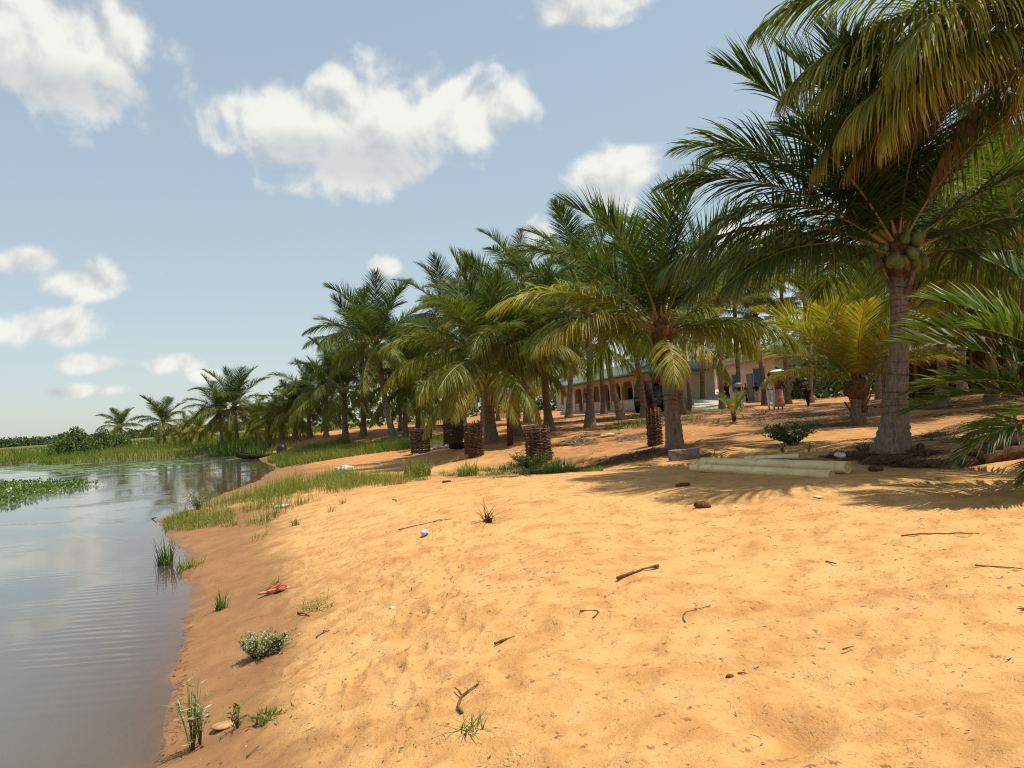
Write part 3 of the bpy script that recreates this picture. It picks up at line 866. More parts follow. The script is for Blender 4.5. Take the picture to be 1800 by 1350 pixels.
# --- pair of tall palms at the grass strip
B = G(692, 776); Y = B.y
palm(B, at_y(663, 612, Y), default_spec(20, 8, -38, 86, .04, .38, 1.06), 'tall coconut palm with its ringed trunk leaning left over the green grass strip', r0=.20, r1=.15, bow=-.01, fl=1.12, seed=4)
B = G(640, 774); Y = B.y + 3
palm(GX(B.x * Y / B.y, Y), at_y(636, 618, Y), default_spec(18, 9, -30, 86, .02, .30, 1.06), 'tall upright coconut palm just behind the leaning one at the grass strip', r0=.19, r1=.14, fl=1.12, seed=5)
B = G(608, 778); Y = B.y
palm(B, at_y(604, 692, Y), default_spec(20, 12, -36, 84, .05, .36, .95), 'short coconut palm with huge drooping crown at the left end of the grass strip', r0=.19, r1=.16, fl=1.12, seed=6)

# --- young yellow palm, sapling, and the young palm at the edge of the frame
B = G(1508, 747); Y = B.y
spec = [(172, 64, 1.0, .40), (120, 80, 1.0, .30), (60, 86, 1.05, .30), (20, 70, .95, .36), (198, 58, .95, .40), (225, 70, .85, .46), (262, 66, .8, .50), (300, 60, .8, .48), (340, 64, .95, .46),
        (150, 44, 1.0, .42), (90, 52, 1.0, .40), (40, 48, .95, .44), (182, 36, .8, .48), (0, 40, .85, .46), (245, 80, .9, .36), (320, 36, .7, .5)]
palm(B, at_y(1508, 688, Y), spec, 'young yellow-green coconut palm with thick short trunk behind the tall palm', r0=.16, r1=.17, flare=1.15, fl=.78, stubs=12, seed=7, fibre=.6)
B = G(1291, 745)
spec = [(i * 51 + 8 * (i % 2), (72, 40, 56, 40, 72, 56, 40)[i % 7], .8 + .1 * (i % 3), .30) for i in range(8)]
palm(B, B + Vector((0, 0, .22)), spec, 'small knee-high palm sapling in front of the people', group='palm saplings', r0=.06, r1=.045, flare=1.1, fl=.26, young=True, seed=8, fibre=.25, name='palm_sapling')
B = GX(6.15, 7.6)
spec = [(158, 62, 1.0, .12), (176, 40, .92, .14), (168, 52, 1.0, .10), (180, 24, .8, .14), (166, 34, .9, .12), (150, 48, 1.0, .12), (190, 56, .85, .12), (186, 10, .55, .20), (120, 72, 1.0, .10), (70, 56, 1.0, .12), (20, 40, 1.0, .15), (300, 56, .7, .15), (330, 24, .9, .2), (40, 76, 1.0, .1), (140, 40, .9, .14), (214, 5, .42, .50), (100, 24, .9, .16)]
palm(B, B + Vector((-.02, .0, .42)), spec, 'young broad-leaved palm leaning in at the right edge near the log', group='young palms', r0=.14, r1=.13, flare=1.1, fl=.60, young=True, seed=9, fibre=.5, stubs=8)
# --- the palm hanging in from the top right
B = GX(8.5, 10.4)
spec = [(178, 20, 1.10, .36), (190, 2, 1.0, .44), (168, 4, 1.05, .36), (200, 34, 1.05, .28), (160, 40, 1.15, .20), (182, 56, 1.2, .16), (140, 14, 1.0, .35), (120, 40, 1.0, .2),
        (186, 'd', .85, .35), (166, 'd', .8, .40), (205, 'd', .65, .35), (178, 'd', .95, .30), (184, 0, .95, .46), (180, 12, 1.0, .40), (194, 18, .95, .34), (60, 50, 1.0, .1), (20, 40, 1.0, .1), (-20, 30, 1.0, .12), (90, 70, 1.1, .05), (0, 75, 1.1, .05), (235, 66, .8, .15), (340, 5, 1, .3), (90, 5, 1, .3), (215, -8, .75, .5)]
palm(B, B + Vector((-.2, .1, 5.65)), spec, 'coconut palm hanging withered brown fronds into the top right corner', r0=.19, r1=.14, flare=1.7, bow=.03, fl=1.0, stubs=10, seed=10)

# --- palms of the grove, each trunk that can be told apart (foot pixel, crown pixel, label)
grove = [
    (1037, 752, 1032, 560, 'slim coconut palm with straight pinkish trunk before the green-roofed building', 1.0, .03),
    (965, 757, 952, 610, 'coconut palm with thick grey trunk right behind the widest wicker guard', 1.0, .10),
    (908, 766, 899, 600, 'coconut palm whose trunk rises just behind the half-white post', .95, .06),
    (850, 764, 845, 560, 'taller coconut palm close behind the yellowing palm', .82, .03),
    (1200, 728, 1184, 585, 'coconut palm leaning behind the brown-necked palm, nearest its trunk', 1.0, .06),
    (1216, 722, 1190, 560, 'coconut palm with curved foot just left of the pale ramp', 1.0, .04),
    (1269, 722, 1258, 565, 'coconut palm beside the person in the blue skirt', 1.0, .14),
    (1345, 712, 1328, 560, 'coconut palm standing in front of the blue-shuttered house', 1.0, .12),
    (1134, 735, 1104, 560, 'coconut palm leaning left in front of the black car', 1.0, .04),
    (1092, 738, 1058, 575, 'coconut palm leaning strongly left before the veranda', 1.0, .04),
    (1545, 702, 1536, 520, 'coconut palm with slender trunk directly left of the tall palm', 1.0, .10),
    (1562, 716, 1550, 470, 'coconut palm whose trunk is half hidden by the tall palm', 1.05, .04),
    (1655, 716, 1650, 515, 'coconut palm right of the tall trunk, before the dark shed', 1.05, .10),
    (1745, 704, 1735, 480, 'coconut palm rising behind the dark shed', 1.05, .12),
    (1822, 712, 1800, 450, 'coconut palm standing at the right edge behind the young palm', 1.1, .12),
    (1425, 708, 1415, 530, 'coconut palm above the stooping person', 1.0, .14),
    (705, 757, 700, 640, 'small coconut palm in the gap right of the leaning trunk', .85, .12),
    (735, 752, 733, 655, 'coconut palm with dry orange skirt left of the wicker guards', .85, .20),
    (760, 756, 757, 610, 'coconut palm behind the farthest wicker guard', .75, .06),
    (815, 760, 812, 575, 'coconut palm between the farthest guard and the yellowing palm', .78, .03),
]
for i, (bx, by, cx, cy, lab, sc, ag) in enumerate(grove):
    b = G(bx, by)
    palm(b, at_y(cx, cy, b.y), default_spec(15, 20 + i, -12, 84, ag + .03, ag + .33, .92) + ([(40 + 77 * i, 'd', .55, .30), (200 + 50 * i, 'd', .5, .35)] if i % 3 == 1 else []), lab, r0=.155, r1=.115, bow=.015 * ((i % 3) - 1), fl=sc, seed=30 + i)
# tall palms whose crowns stand over the grove
talls = [(925, 738, 918, 505, 'tall grove palm with its crown against the small white cloud'), (1000, 735, 1012, 480, 'tall grove palm whose crown meets the left fronds of the brown-necked palm'), (790, 748, 786, 560, 'tall grove palm between the leaning palm and the yellowing palm'),
         (1062, 728, 1050, 540, 'tall grove palm above the green roof'),
         (1235, 715, 1232, 505, 'tall grove palm over the compound wall'), (1385, 706, 1372, 490, 'tall grove palm over the blue-shuttered house'),
         (1300, 708, 1290, 520, 'tall grove palm behind the blue-skirted person'),
         (1610, 700, 1605, 470, 'tall grove palm right behind the hanging coconuts'), (1690, 697, 1690, 450, 'tall grove palm behind the dark shed with crown over its roof'), (1780, 697, 1768, 400, 'tall grove palm high at the right edge')]
for i, (bx, by, cx, cy, lab) in enumerate(talls):
    b = G(bx, by); k = min(1.0, 52 / b.y)
    b = GX(b.x * k, b.y * k)
    palm(b, at_y(cx, cy, b.y), default_spec(15, 60 + i, -16, 85, .0, .20, 1.0), lab, r0=.17, r1=.12, fl=1.1, seed=80 + i)
# palms across the water on the far bank
fars = [(212, 788, 212, 757, 'far-bank palm beside the green thicket', .86, .10), (290, 786, 287, 748, 'lone far-bank palm between the thicket and the bigger pair', .86, .08),
        (392, 783, 386, 734, 'left palm of the big pair on the far bank', .95, .06), (418, 782, 412, 722, 'right, taller palm of the big pair on the far bank', .98, .06),
        (328, 784, 326, 768, 'tiny yellow palm right of the lone far-bank palm', .5, .22), (352, 783, 350, 762, 'small yellow palm left of the big pair on the far bank', .62, .25),
        (452, 776, 450, 750, 'first of the small palms right of the far pair', .50, .18), (474, 774, 472, 746, 'second of the small palms right of the far pair', .55, .16), (496, 773, 494, 742, 'third of the small palms right of the far pair', .58, .16),
        (520, 772, 518, 728, 'palm at the left end of the main grove', .72, .10), (545, 770, 541, 702, 'second palm from the left end of the main grove', .80, .08), (574, 770, 572, 708, 'third palm from the left end of the main grove', .78, .10)]
for i, (bx, by, cx, cy, lab, sc, ag) in enumerate(fars):
    b = G(bx, by); k = min(1.0, (75 if i > 5 else 100) / b.y); b = GX(b.x * k, b.y * k)
    palm(b, at_y(cx, cy - 4, b.y), default_spec(21, 140 + i, -46, 80, ag, ag + .32, 1.0), lab, 'palms of the far bank', r0=.16, r1=.12, fl=sc * .96, seed=200 + i, fibre=.8)
# the depth of the grove
rg = random.Random(44); placed = []
while len(placed) < 58:
    Yd = rg.uniform(46, 135); px = rg.uniform(490, 1880)
    if Yd < 75 and 960 < px < 1400: continue
    if px < 700 and (Yd < 62 or rg.random() < .35): continue
    if px < 590 and Yd < 85: continue
    if 985 < px < 1260 and Yd < 100: continue
    x = (px - 900) / FPX * Yd
    if any((x - q[0]) ** 2 + (Yd - q[1]) ** 2 < 12 for q in placed): continue
    h = rg.uniform(3.8, 7.5) if px > 720 else rg.uniform(2.2, 4.2)
    if px < 560: h *= .6
    placed.append((x, Yd, h, px))
ORD = 'first second third fourth fifth sixth seventh eighth ninth tenth eleventh twelfth thirteenth fourteenth fifteenth sixteenth seventeenth eighteenth'.split()
zones = [(0, 600, 'beyond the canoe beach'), (600, 720, 'behind the tall pair at the grass strip'), (720, 880, 'behind the wicker tree guards'), (880, 1000, 'left of the green-roofed building'), (1000, 1260, 'behind the green-roofed building'),
         (1260, 1420, 'behind the blue-shuttered house'), (1420, 1580, 'behind the young yellow palm'), (1580, 1730, 'behind the dark shed'), (1730, 2000, 'at the right edge')]
for z0, z1, where in zones:
    for k, (x, Yd, h, px) in enumerate(sorted([q for q in placed if z0 <= q[3] < z1], key=lambda q: q[3])):
        b = GX(x, Yd); sd_ = 300 + int(px)
        far_palm(b, b + Vector((rg.uniform(-.9, .5), rg.uniform(-.5, .5), h)), '%s from the left of the deep-grove palms %s' % (ORD[k], where), 'palms deep in the grove', sc=rg.uniform(.85, 1.1) * (1 if px > 720 else .8), age=rg.uniform(0, .12), seed=sd_)

# ------------------------------------------------------------------ grasses and ground plants (stuff)
def in_poly(x, y, poly):
    c = np.zeros(len(x), bool); n = len(poly); j = n - 1
    for i in range(n):
        xi, yi = poly[i]; xj, yj = poly[j]
        k = ((yi > y) != (yj > y)) & (x < (xj - xi) * (y - yi) / (yj - yi + 1e-12) + xi)
        c ^= k; j = i
    return c

def sample_poly(poly, n, rg, clump=None, cs=1.0):
    poly = np.array(poly); lo, hi = poly.min(0), poly.max(0)
    X, Y = [], []; tot = 0
    for _ in range(200):
        x = rg.uniform(lo[0], hi[0], n * 2); y = rg.uniform(lo[1], hi[1], n * 2)
        m = in_poly(x, y, poly)
        if clump is not None:
            m &= (fbm(x / cs, y / cs, 3, 77) + .5) > clump * rg.uniform(.6, 1.2, len(x))
        X.append(x[m]); Y.append(y[m]); tot += m.sum()
        if tot >= n: break
    return np.concatenate(X)[:n], np.concatenate(Y)[:n]

def blades(x, y, z, h, w, lean, rg, age, seg=3, curl=.6):
    """curved blades at (x,y,z): arrays; returns V,F,age"""
    n = len(x)
    az = rg.uniform(0, 2 * math.pi, n)
    dx, dy = np.cos(az), np.sin(az)
    fa = az + math.pi / 2 + rg.normal(0, .5, n); wx, wy = np.cos(fa), np.sin(fa)
    V = np.zeros((n, 2 * (seg + 1), 3)); A = np.zeros((n, 2 * (seg + 1)))
    for m in range(seg + 1):
        t = m / seg
        off = lean * h * (t ** (1 + curl))
        zz = z + h * t * (1 - .35 * lean * t)
        hw = w * .5 * (1 - t) ** .7 + .0006
        cx, cy = x + dx * off, y + dy * off
        V[:, 2 * m] = np.stack([cx - wx * hw, cy - wy * hw, zz], 1); V[:, 2 * m + 1] = np.stack([cx + wx * hw, cy + wy * hw, zz], 1)
        A[:, 2 * m] = A[:, 2 * m + 1] = age + .12 * t
    o = (np.arange(n) * 2 * (seg + 1))[:, None]
    F = np.concatenate([np.stack([o[:, 0] + 2 * m, o[:, 0] + 2 * m + 1, o[:, 0] + 2 * m + 3, o[:, 0] + 2 * m + 2], 1) for m in range(seg)])
    return V.reshape(-1, 3), F, A.ravel()

def leaves(c, size, rg, age, up=.3, ratio=.5):
    """leaf quads (pointed, 2 triangles as one quad) at centres c"""
    n = len(c)
    d = rg.normal(0, 1, (n, 3)); d[:, 2] = np.abs(d[:, 2]) * .6 + up; d /= np.linalg.norm(d, axis=1)[:, None]
    s = np.cross(d, rg.normal(0, 1, (n, 3))); s /= np.linalg.norm(s, axis=1)[:, None]
    L = (size * rg.uniform(.6, 1.3, n))[:, None]
    V = np.stack([c, c + d * L * .5 + s * L * ratio * .5, c + d * L, c + d * L * .5 - s * L * ratio * .5], 1).reshape(-1, 3)
    F = (np.arange(n) * 4)[:, None] + np.arange(4)[None]
    return V, F, np.repeat(age, 4)

def poly_px(pts):
    return [(G(*p).x, G(*p).y) for p in pts]

def grass_field(name, label, poly, n, h, w, age, clump=None, cs=1.0, lean=.35, seed=0, minz=-.05, mat='grass', maxz=9):
    rg = np.random.default_rng(seed)
    x, y = sample_poly(poly, n, rg, clump, cs)
    z = gz(x, y); k = (z > minz) & (z < maxz); x, y, z = x[k], y[k], z[k]; n = len(x)
    hh = rg.uniform(h[0], h[1], n) * (.65 + .8 * np.clip(fbm(x / 1.1, y / 1.1, 2, seed + 5) + .5, 0, 1))
    V, F, A = blades(x, y, np.maximum(z, -.02) - .01, hh, w * rg.uniform(.6, 1.3, n), np.abs(rg.normal(0, lean, n)), rg, age + rg.uniform(-.12, .2, n) + .35 * fbm(x / 2, y / 2, 3, 91))
    o = link(name, np_mesh(name, V, F, M[mat], A)); tag(o, label, 'grass', kind='stuff'); return o

# weeds and grass on the low spit by the water
grass_field('shore_grass', 'tall weedy grass on the low sand spit beside the water', poly_px([(300, 915), (400, 880), (470, 858), (560, 836), (660, 836), (700, 848), (600, 862), (540, 886), (470, 922), (390, 932), (320, 930)]), 7500, (.08, .42), .007, .44, .58, .8, lean=.55, seed=1)
grass_field('shore_grass', 'thin grass edging the sand crest near the white sack', poly_px([(560, 838), (690, 838), (760, 842), (700, 852), (600, 866), (540, 880)]), 3000, (.08, .36), .007, .44, .58, .6, lean=.5, seed=2)
grass_field('shore_grass', 'flattened yellowish grass at the very tip of the spit', poly_px([(284, 918), (330, 902), (400, 890), (420, 925), (330, 934), (290, 932)]), 2200, (.05, .20), .009, .56, .4, .6, .9, seed=3)
grass_field('green_grass', 'bright green grass strip behind the sand under the tall palms', poly_px([(470, 812), (520, 792), (600, 777), (700, 774), (790, 774), (800, 784), (720, 790), (640, 800), (560, 812), (500, 824)]), 22000, (.12, .42), .022, .40, .25, 2.5, .35, seed=4)
grass_field('green_grass', 'low green patch around the foot of the widest wicker guard', poly_px([(870, 826), (920, 812), (985, 812), (1020, 826), (960, 834), (900, 833)]), 2600, (.06, .20), .014, .12, .3, .6, .6, seed=5, mat='herb')
grass_field('green_grass', 'sparse low green growth along the hollow behind the sand crest', poly_px([(770, 832), (860, 824), (1060, 822), (1060, 830), (900, 834), (780, 838)]), 1500, (.05, .14), .013, .25, .5, .6, .7, seed=6)
grass_field('green_grass', 'thin green patch in the shade below the veranda', poly_px([(1050, 752), (1120, 740), (1240, 730), (1240, 738), (1150, 750), (1070, 758)]), 1500, (.05, .18), .02, .15, .45, 1.2, .6, seed=7)
FB = [(-75, 62), (-45, 62.5), (-26, 60), (-22, 53), (-18.5, 49), (-16, 52), (-15, 60), (-19, 76), (-28, 95), (-60, 110), (-110, 110)]
grass_field('bank_grass', 'green grassy bank along the far side of the water', FB, 44000, (.25, .75), .045, .34, None, 1, .3, seed=8, minz=-.10)
grass_field('bank_grass', 'distant green meadow stretching to the horizon beyond the far bank', [(-190, 105), (-30, 95), (-40, 230), (-260, 230)], 16000, (.4, 1.0), .14, .30, None, 1, .3, seed=9, minz=-.10)
grass_field('bank_grass', 'dark low shrubs and reeds where the far bank meets the sand beach', [(-24, 56), (-19, 49), (-17, 50), (-18, 57), (-23, 62)], 3500, (.4, 1.1), .06, .02, None, 1, .3, seed=10, minz=-.15)

def floating_mat():
    rg = np.random.default_rng(12)
    poly = [(on_plane(a, b, 0).x, on_plane(a, b, 0).y) for a, b in [(182, 851), (120, 862), (60, 876), (0, 893), (-160, 930), (-500, 960), (-500, 880), (-100, 856), (40, 849), (120, 848)]]
    x, y = sample_poly(poly, 15000, rg)
    z = rg.uniform(.02, .15, len(x)) * (.7 + .6 * (fbm(x / .8, y / .8, 3, 3) + .5))
    c = np.stack([x, y, z], 1)
    V, F, A = leaves(c, .115, rg, np.clip(.45 + .5 * fbm(x / 1.2, y / 1.2, 3, 8) + rg.uniform(-.25, .25, len(x)), 0, 1), .55, .8)
    o = link('floating_weed', np_mesh('floating_weed', V, F, M['pad'], A)); tag(o, 'bright green raft of floating water weed on the lagoon', 'water plants', kind='stuff')
    x, y = sample_poly(poly, 2600, rg)
    V, F, A = blades(x, y, np.full(len(x), -.03), rg.uniform(.04, .14, len(x)), .02, np.abs(rg.normal(0, .5, len(x))), rg, np.full(len(x), .35))
    tag(link('weed_stems', np_mesh('weed_stems', V, F, M['drygrass'], A)), 'brown stems along the edge of the floating weed raft', 'water plants', kind='stuff')
    # loose pads before the far bank
    pol2 = [(on_plane(a, b, 0).x, on_plane(a, b, 0).y) for a, b in [(-40, 822), (90, 818), (300, 807), (440, 801), (430, 806), (300, 822), (290, 832), (170, 838), (60, 828)]]
    x, y = sample_poly(pol2, 1500, rg, .55, 3.0)
    n = len(x); an = rg.uniform(0, 6.28, n); r = rg.uniform(.10, .32, n)
    k = np.arange(6) / 6 * 2 * math.pi
    V = np.stack([x[:, None] + r[:, None] * np.cos(k + an[:, None]), y[:, None] + r[:, None] * np.sin(k + an[:, None]), np.full((n, 6), .012) + rg.uniform(0, .02, (n, 1))], 2).reshape(-1, 3)
    o6 = (np.arange(n) * 6)[:, None]
    F = np.concatenate([o6 + np.array([[0, 1, 2, 3]]), o6 + np.array([[0, 3, 4, 5]])])
    tag(link('lily_pads', np_mesh('lily_pads', V, F, M['pad'], np.repeat(rg.uniform(.2, 1, n), 6))), 'loose scatter of lily pads on the water before the far bank', 'water plants', kind='stuff')
floating_mat()

def leaf_cloud(name, label, cat, centres, n, size, rg, age, mat='herb', kind='stuff', group=None):
    """leaf clumps filling a set of ellipsoids (x,y,z,rx,ry,rz)"""
    CC = []
    tot = sum(c[3] * c[5] for c in centres)
    for c in centres:
        m = int(n * c[3] * c[5] / tot)
        p = rg.normal(0, 1, (m, 3)); p /= np.linalg.norm(p, axis=1)[:, None]
        p *= (rg.uniform(.35, 1.08, m) ** .5)[:, None] * (1 + .25 * np.sin(p[:, 0:1] * 7 + c[0]) * np.cos(p[:, 2:3] * 5))
        CC.append(np.array(c[:3]) + p * np.array(c[3:]))
    C = np.concatenate(CC)
    V, F, A = leaves(C, size, rg, age + rg.uniform(-.15, .25, len(C)), .2, .6)
    o = link(name, np_mesh(name, V, F, M[mat], A)); tag(o, label, cat, group, kind); return o

rgT = np.random.default_rng(21)
thick = []
for px, top, w in [(92, 768, 14), (112, 762, 16), (135, 764, 16), (152, 752, 15), (172, 757, 15), (190, 765, 16), (120, 772, 30), (165, 772, 30), (235, 776, 14), (255, 778, 12)]:
    p = at_y(px, top, 92); zt = p.z; r = w / FPX * 92
    thick.append((p.x, 92 + rgT.uniform(-3, 3), zt * .5, r, r, max(.6, zt * .55)))
leaf_cloud('thicket', 'dense dark green thicket of shrubs on the far bank left of the palms', 'thicket', thick, 14000, .24, rgT, .30)
line = []
for i in range(60):
    th = R(-62 + i * .72); d = rgT.uniform(560, 700)
    line.append((d * math.sin(th), d * math.cos(th), 1.2, 12, 12, rgT.uniform(3.4, 5.2)))
leaf_cloud('treeline', 'dim treeline on the far horizon at the left', 'treeline', line, 42000, 1.7, rgT, .0)
back = []
for i in range(46):
    d = rgT.uniform(130, 160); th = R(-17 + i * 1.25)
    back.append((d * math.sin(th), d * math.cos(th), 3.6, 4.5, 4.5, rgT.uniform(2.5, 4.5) if i < 14 else rgT.uniform(4.5, 8.0)))
hedge = []
for i in range(16):
    px = 1400 + i * 28; d = rgT.uniform(58, 68); x = (px - 900) / FPX * d
    hedge.append((x, d, 2.4, 1.7, 1.7, rgT.uniform(1.6, 2.6)))
leaf_cloud('undergrowth', 'dark leafy hedge of undergrowth between the shuttered house and the shed', 'undergrowth', hedge, 9000, .38, rgT, .03)
leaf_cloud('undergrowth', 'dark green undergrowth closing the back of the grove', 'undergrowth', back, 20000, .9, rgT, .05)

# ------------------------------------------------------------------ single plants
def tuft(px, py, label, n=60, h=.35, w=.010, lean=.5, age=.2, mat='grass', r=.06, seed=0, name='grass_tuft', group='tufts on the sand', cat='grass tuft', loc=None, spread=1.0):
    rg = np.random.default_rng(seed)
    b = loc or G(px, py)
    a = rg.uniform(0, 6.28, n); q = r * np.sqrt(rg.uniform(0, 1, n))
    V, F, A = blades(q * np.cos(a), q * np.sin(a), np.full(n, -.01), h * rg.uniform(.4, 1.15, n), w, np.abs(rg.normal(lean, lean * .5, n)), rg, age + rg.uniform(-.1, .2, n), seg=4)
    o = link(name, np_mesh(name, V, F, M[mat], A), loc=b); return tag(o, label, cat, group)

tuft(291, 1002, 'tall bright green grass clump standing in the water at the edge', 90, .55, .014, .30, .10, r=.13, seed=1)
tuft(334, 998, 'low pale grass clump on wet sand right of the tall clump', 110, .24, .010, .9, .45, r=.20, seed=2)
tuft(389, 1072, 'small spiky green tuft alone on the wet sand', 60, .24, .010, .55, .22, r=.06, seed=3)
tuft(830, 1290, 'little green tuft beside the twisted twig', 36, .13, .007, .75, .15, r=.06, seed=4)
tuft(518, 924, 'small bright tuft on the sand slope below the spit grass', 40, .20, .010, .6, .18, r=.07, seed=5)
tuft(582, 900, 'faint thin tuft above the bright one on the slope', 22, .18, .008, .5, .28, r=.08, seed=6)
tuft(602, 886, 'tiny tuft nearest the white litter on the slope', 24, .17, .008, .5, .22, r=.07, seed=7)
tuft(486, 1028, 'small grass sprig right behind the orange sandals', 22, .12, .008, .8, .2, r=.07, seed=8)
tuft(560, 1064, 'flat dry-green tuft spread on sand right of the sandals', 60, .16, .008, 1.5, .5, r=.20, seed=9)
tuft(458, 946, 'thin yellowish sprigs on the wet sand below the spit', 26, .26, .007, .6, .55, r=.2, seed=10)
tuft(858, 918, 'dead brown spiky tuft alone on the dry sand', 46, .30, .012, .9, .15, 'drygrass', .05, 11, 'dry_tuft', 'dry tufts on the sand', 'dry tuft')
tuft(1745, 785, 'dried upturned root tuft behind the charred log', 70, .42, .010, .9, .55, 'drygrass', .10, 12, 'dry_tuft', 'dry tufts on the sand', 'dry tuft')
tuft(1515, 790, 'dark dry tuft at the left foot of the tall palm', 40, .22, .010, 1.0, .05, 'drygrass', .12, 13, 'dry_tuft', 'dry tufts on the sand', 'dry tuft')
tuft(734, 838, 'bushy yellow-green weed at the sand crest before the farthest guard', 260, .62, .016, .45, .36, r=.42, seed=14, name='weed', group='weeds at the crest', cat='weed')
tuft(823, 836, 'smaller yellow-green weed at the crest before the brick', 150, .50, .016, .45, .36, r=.30, seed=15, name='weed', group='weeds at the crest', cat='weed')
tuft(985, 832, 'yellow-green weed right of the widest wicker guard', 160, .34, .016, .6, .30, r=.38, seed=16, name='weed', group='weeds at the crest', cat='weed')

M['herbstem'] = simple('herb_stem', (.16, .15, .055), .8, .2, .4, 20)
def herb(px, py, label, stems, h, spread, leafsize, age, seed, group='herbs on the sand', mat='herb', leaves_per=26, dirx=0.0, name='herb', cat='herb', flat=0.0, ratio=.5):
    rg = np.random.default_rng(seed); b = G(px, py)
    root = empty(name, b, 0, label, cat, group)
    mb = MB(); C = []
    for i in range(stems):
        a = rg.uniform(0, 6.28); d = np.array([math.cos(a) * spread + dirx, math.sin(a) * spread * .7, 0]) * rg.uniform(.3, 1.0)
        hh = h * rg.uniform(.5, 1.1)
        p = [np.array([d[0] * .12, d[1] * .12, 0]), np.array([d[0] * .5, d[1] * .5, hh * .55]), np.array([d[0], d[1], hh * (1 - flat)])]
        mb.tube(p, [.0035, .003, .002], 4)
        t = rg.uniform(.15, 1.0, leaves_per)
        q = np.array([p[0] * (1 - u) ** 2 + 2 * u * (1 - u) * p[1] + u * u * p[2] for u in t])
        C.append(q + rg.normal(0, leafsize * .35, q.shape))
    mb.build('stem', M['herbstem'], root)
    C = np.concatenate(C); C[:, 2] = np.maximum(C[:, 2], .01)
    V, F, A = leaves(C, leafsize, rg, age + rg.uniform(-.25, .35, len(C)), .25, ratio)
    o = link('foliage', np_mesh('foliage', V, F, M[mat], A), root); o['kind'] = 'stuff'
    return root
herb(448, 1158, 'low leafy herb with pale leaf tips and white flower heads on wet sand', 64, .19, .25, .024, .80, 1, leaves_per=36, dirx=.14)
herb(490, 1150, 'small green sprout leaning on the pale-tipped herb', 8, .12, .06, .03, .12, 2, leaves_per=18)
herb(338, 1322, 'straggly tall weed with thin stems at the bottom left shore', 11, .40, .10, .08, .80, 3, leaves_per=9, ratio=.10)
herb(352, 1312, 'short green weed sprig against the straggly tall weed', 7, .24, .05, .07, .6, 4, leaves_per=10, ratio=.2)
herb(455, 1276, 'creeping bright green runner lying flat on the wet sand', 12, .05, .20, .050, .62, 5, leaves_per=12, dirx=.12, ratio=.28, mat='grass')
herb(418, 1282, 'upright little sprig left of the creeping runner', 5, .15, .04, .05, .30, 6, leaves_per=10, ratio=.25, mat='grass')
herb(1395, 782, 'feathery dark green shrublet on the sand before the young palm', 34, .42, .62, .06, .05, 7, leaves_per=60, flat=.1, group='shrublets', name='shrub', cat='shrub', ratio=.4)
herb(1376, 796, 'tiny leafy seedling just below the feathery shrublet', 5, .12, .08, .05, .5, 8, leaves_per=8)
herb(1422, 794, 'tiny seedling below the right side of the feathery shrublet', 5, .12, .08, .05, .45, 9, leaves_per=8)
herb(348, 896, 'grey-green bushy plant at the water edge of the spit', 30, .50, .36, .05, .55, 10, leaves_per=30, group='shrublets', name='shrub', cat='shrub', ratio=.3)
herb(935, 826, 'dark green spreading bush at the foot of the widest wicker guard', 60, .42, .75, .06, .02, 11, leaves_per=40, group='shrublets', name='shrub', cat='shrub', ratio=.4)
herb(800, 762, 'pale green leafy crown growing out of the farthest wicker guard', 12, 1.35, .3, .2, .5, 12, leaves_per=10, group='shrublets', name='shrub', cat='shrub', ratio=.6)

# ------------------------------------------------------------------ wicker tree guards
def wicker(px, py, label, h, r, seed):
    rg = random.Random(seed); b = G(px, py, -.02)
    root = empty('wicker_tree_guard', b, rg.uniform(0, 6), label, 'tree guard', 'wicker tree guards')
    mb = MB(); rows = int(h / .042)
    for i in range(rows):
        z = .03 + i * h / rows; ph = (i % 2) * math.pi; n = 28
        pts = []
        w1, w2 = rg.uniform(-.02, .02), rg.uniform(0, 6)
        rr = r * (1.06 - .10 * i / rows)
        for j in range(n + 1):
            a = 2 * math.pi * j / n
            q = rr + .022 * math.sin(a * 7 + ph) + rg.uniform(-.012, .012)
            pts.append((q * math.cos(a), q * math.sin(a), z + w1 * math.sin(a + w2) + rg.uniform(-.009, .009)))
        mb.tube(pts, rg.uniform(.014, .024), 5, cap=False)
        for e in range(2):
            a = rg.uniform(0, 6.28); q = rr + .01
            mb.tube([(q * math.cos(a), q * math.sin(a), z), ((q + .05) * math.cos(a + .18), (q + .05) * math.sin(a + .18), z + rg.uniform(-.03, .05))], [.012, .006], 4)
    mb.build('woven_wall', M['wicker'], root)
    for k in range(9):
        a = 2 * math.pi * k / 9
        s = MB(); s.tube([(r * 1.03 * math.cos(a), r * 1.03 * math.sin(a), -.1), (r * .97 * math.cos(a), r * .97 * math.sin(a), h + rg.uniform(.02, .12))], [.024, .018], 6)
        s.build('stake', M['wicker'], root)
    return root
wicker(740, 797, 'leftmost wicker tree guard of dark woven sticks beside the grass strip', 1.0, .36, 1)
wicker(834, 802, 'slender wicker tree guard with a brick lying at its foot', 1.08, .28, 2)
wicker(948, 810, 'widest, nearest wicker tree guard rising from a green patch', .92, .34, 3)
wicker(1152, 783, 'dark narrow wicker tree guard standing right behind the brown-necked palm', .95, .17, 4)
wicker(797, 783, 'farthest wicker tree guard with pale leaves growing out of it', 1.0, .36, 5)

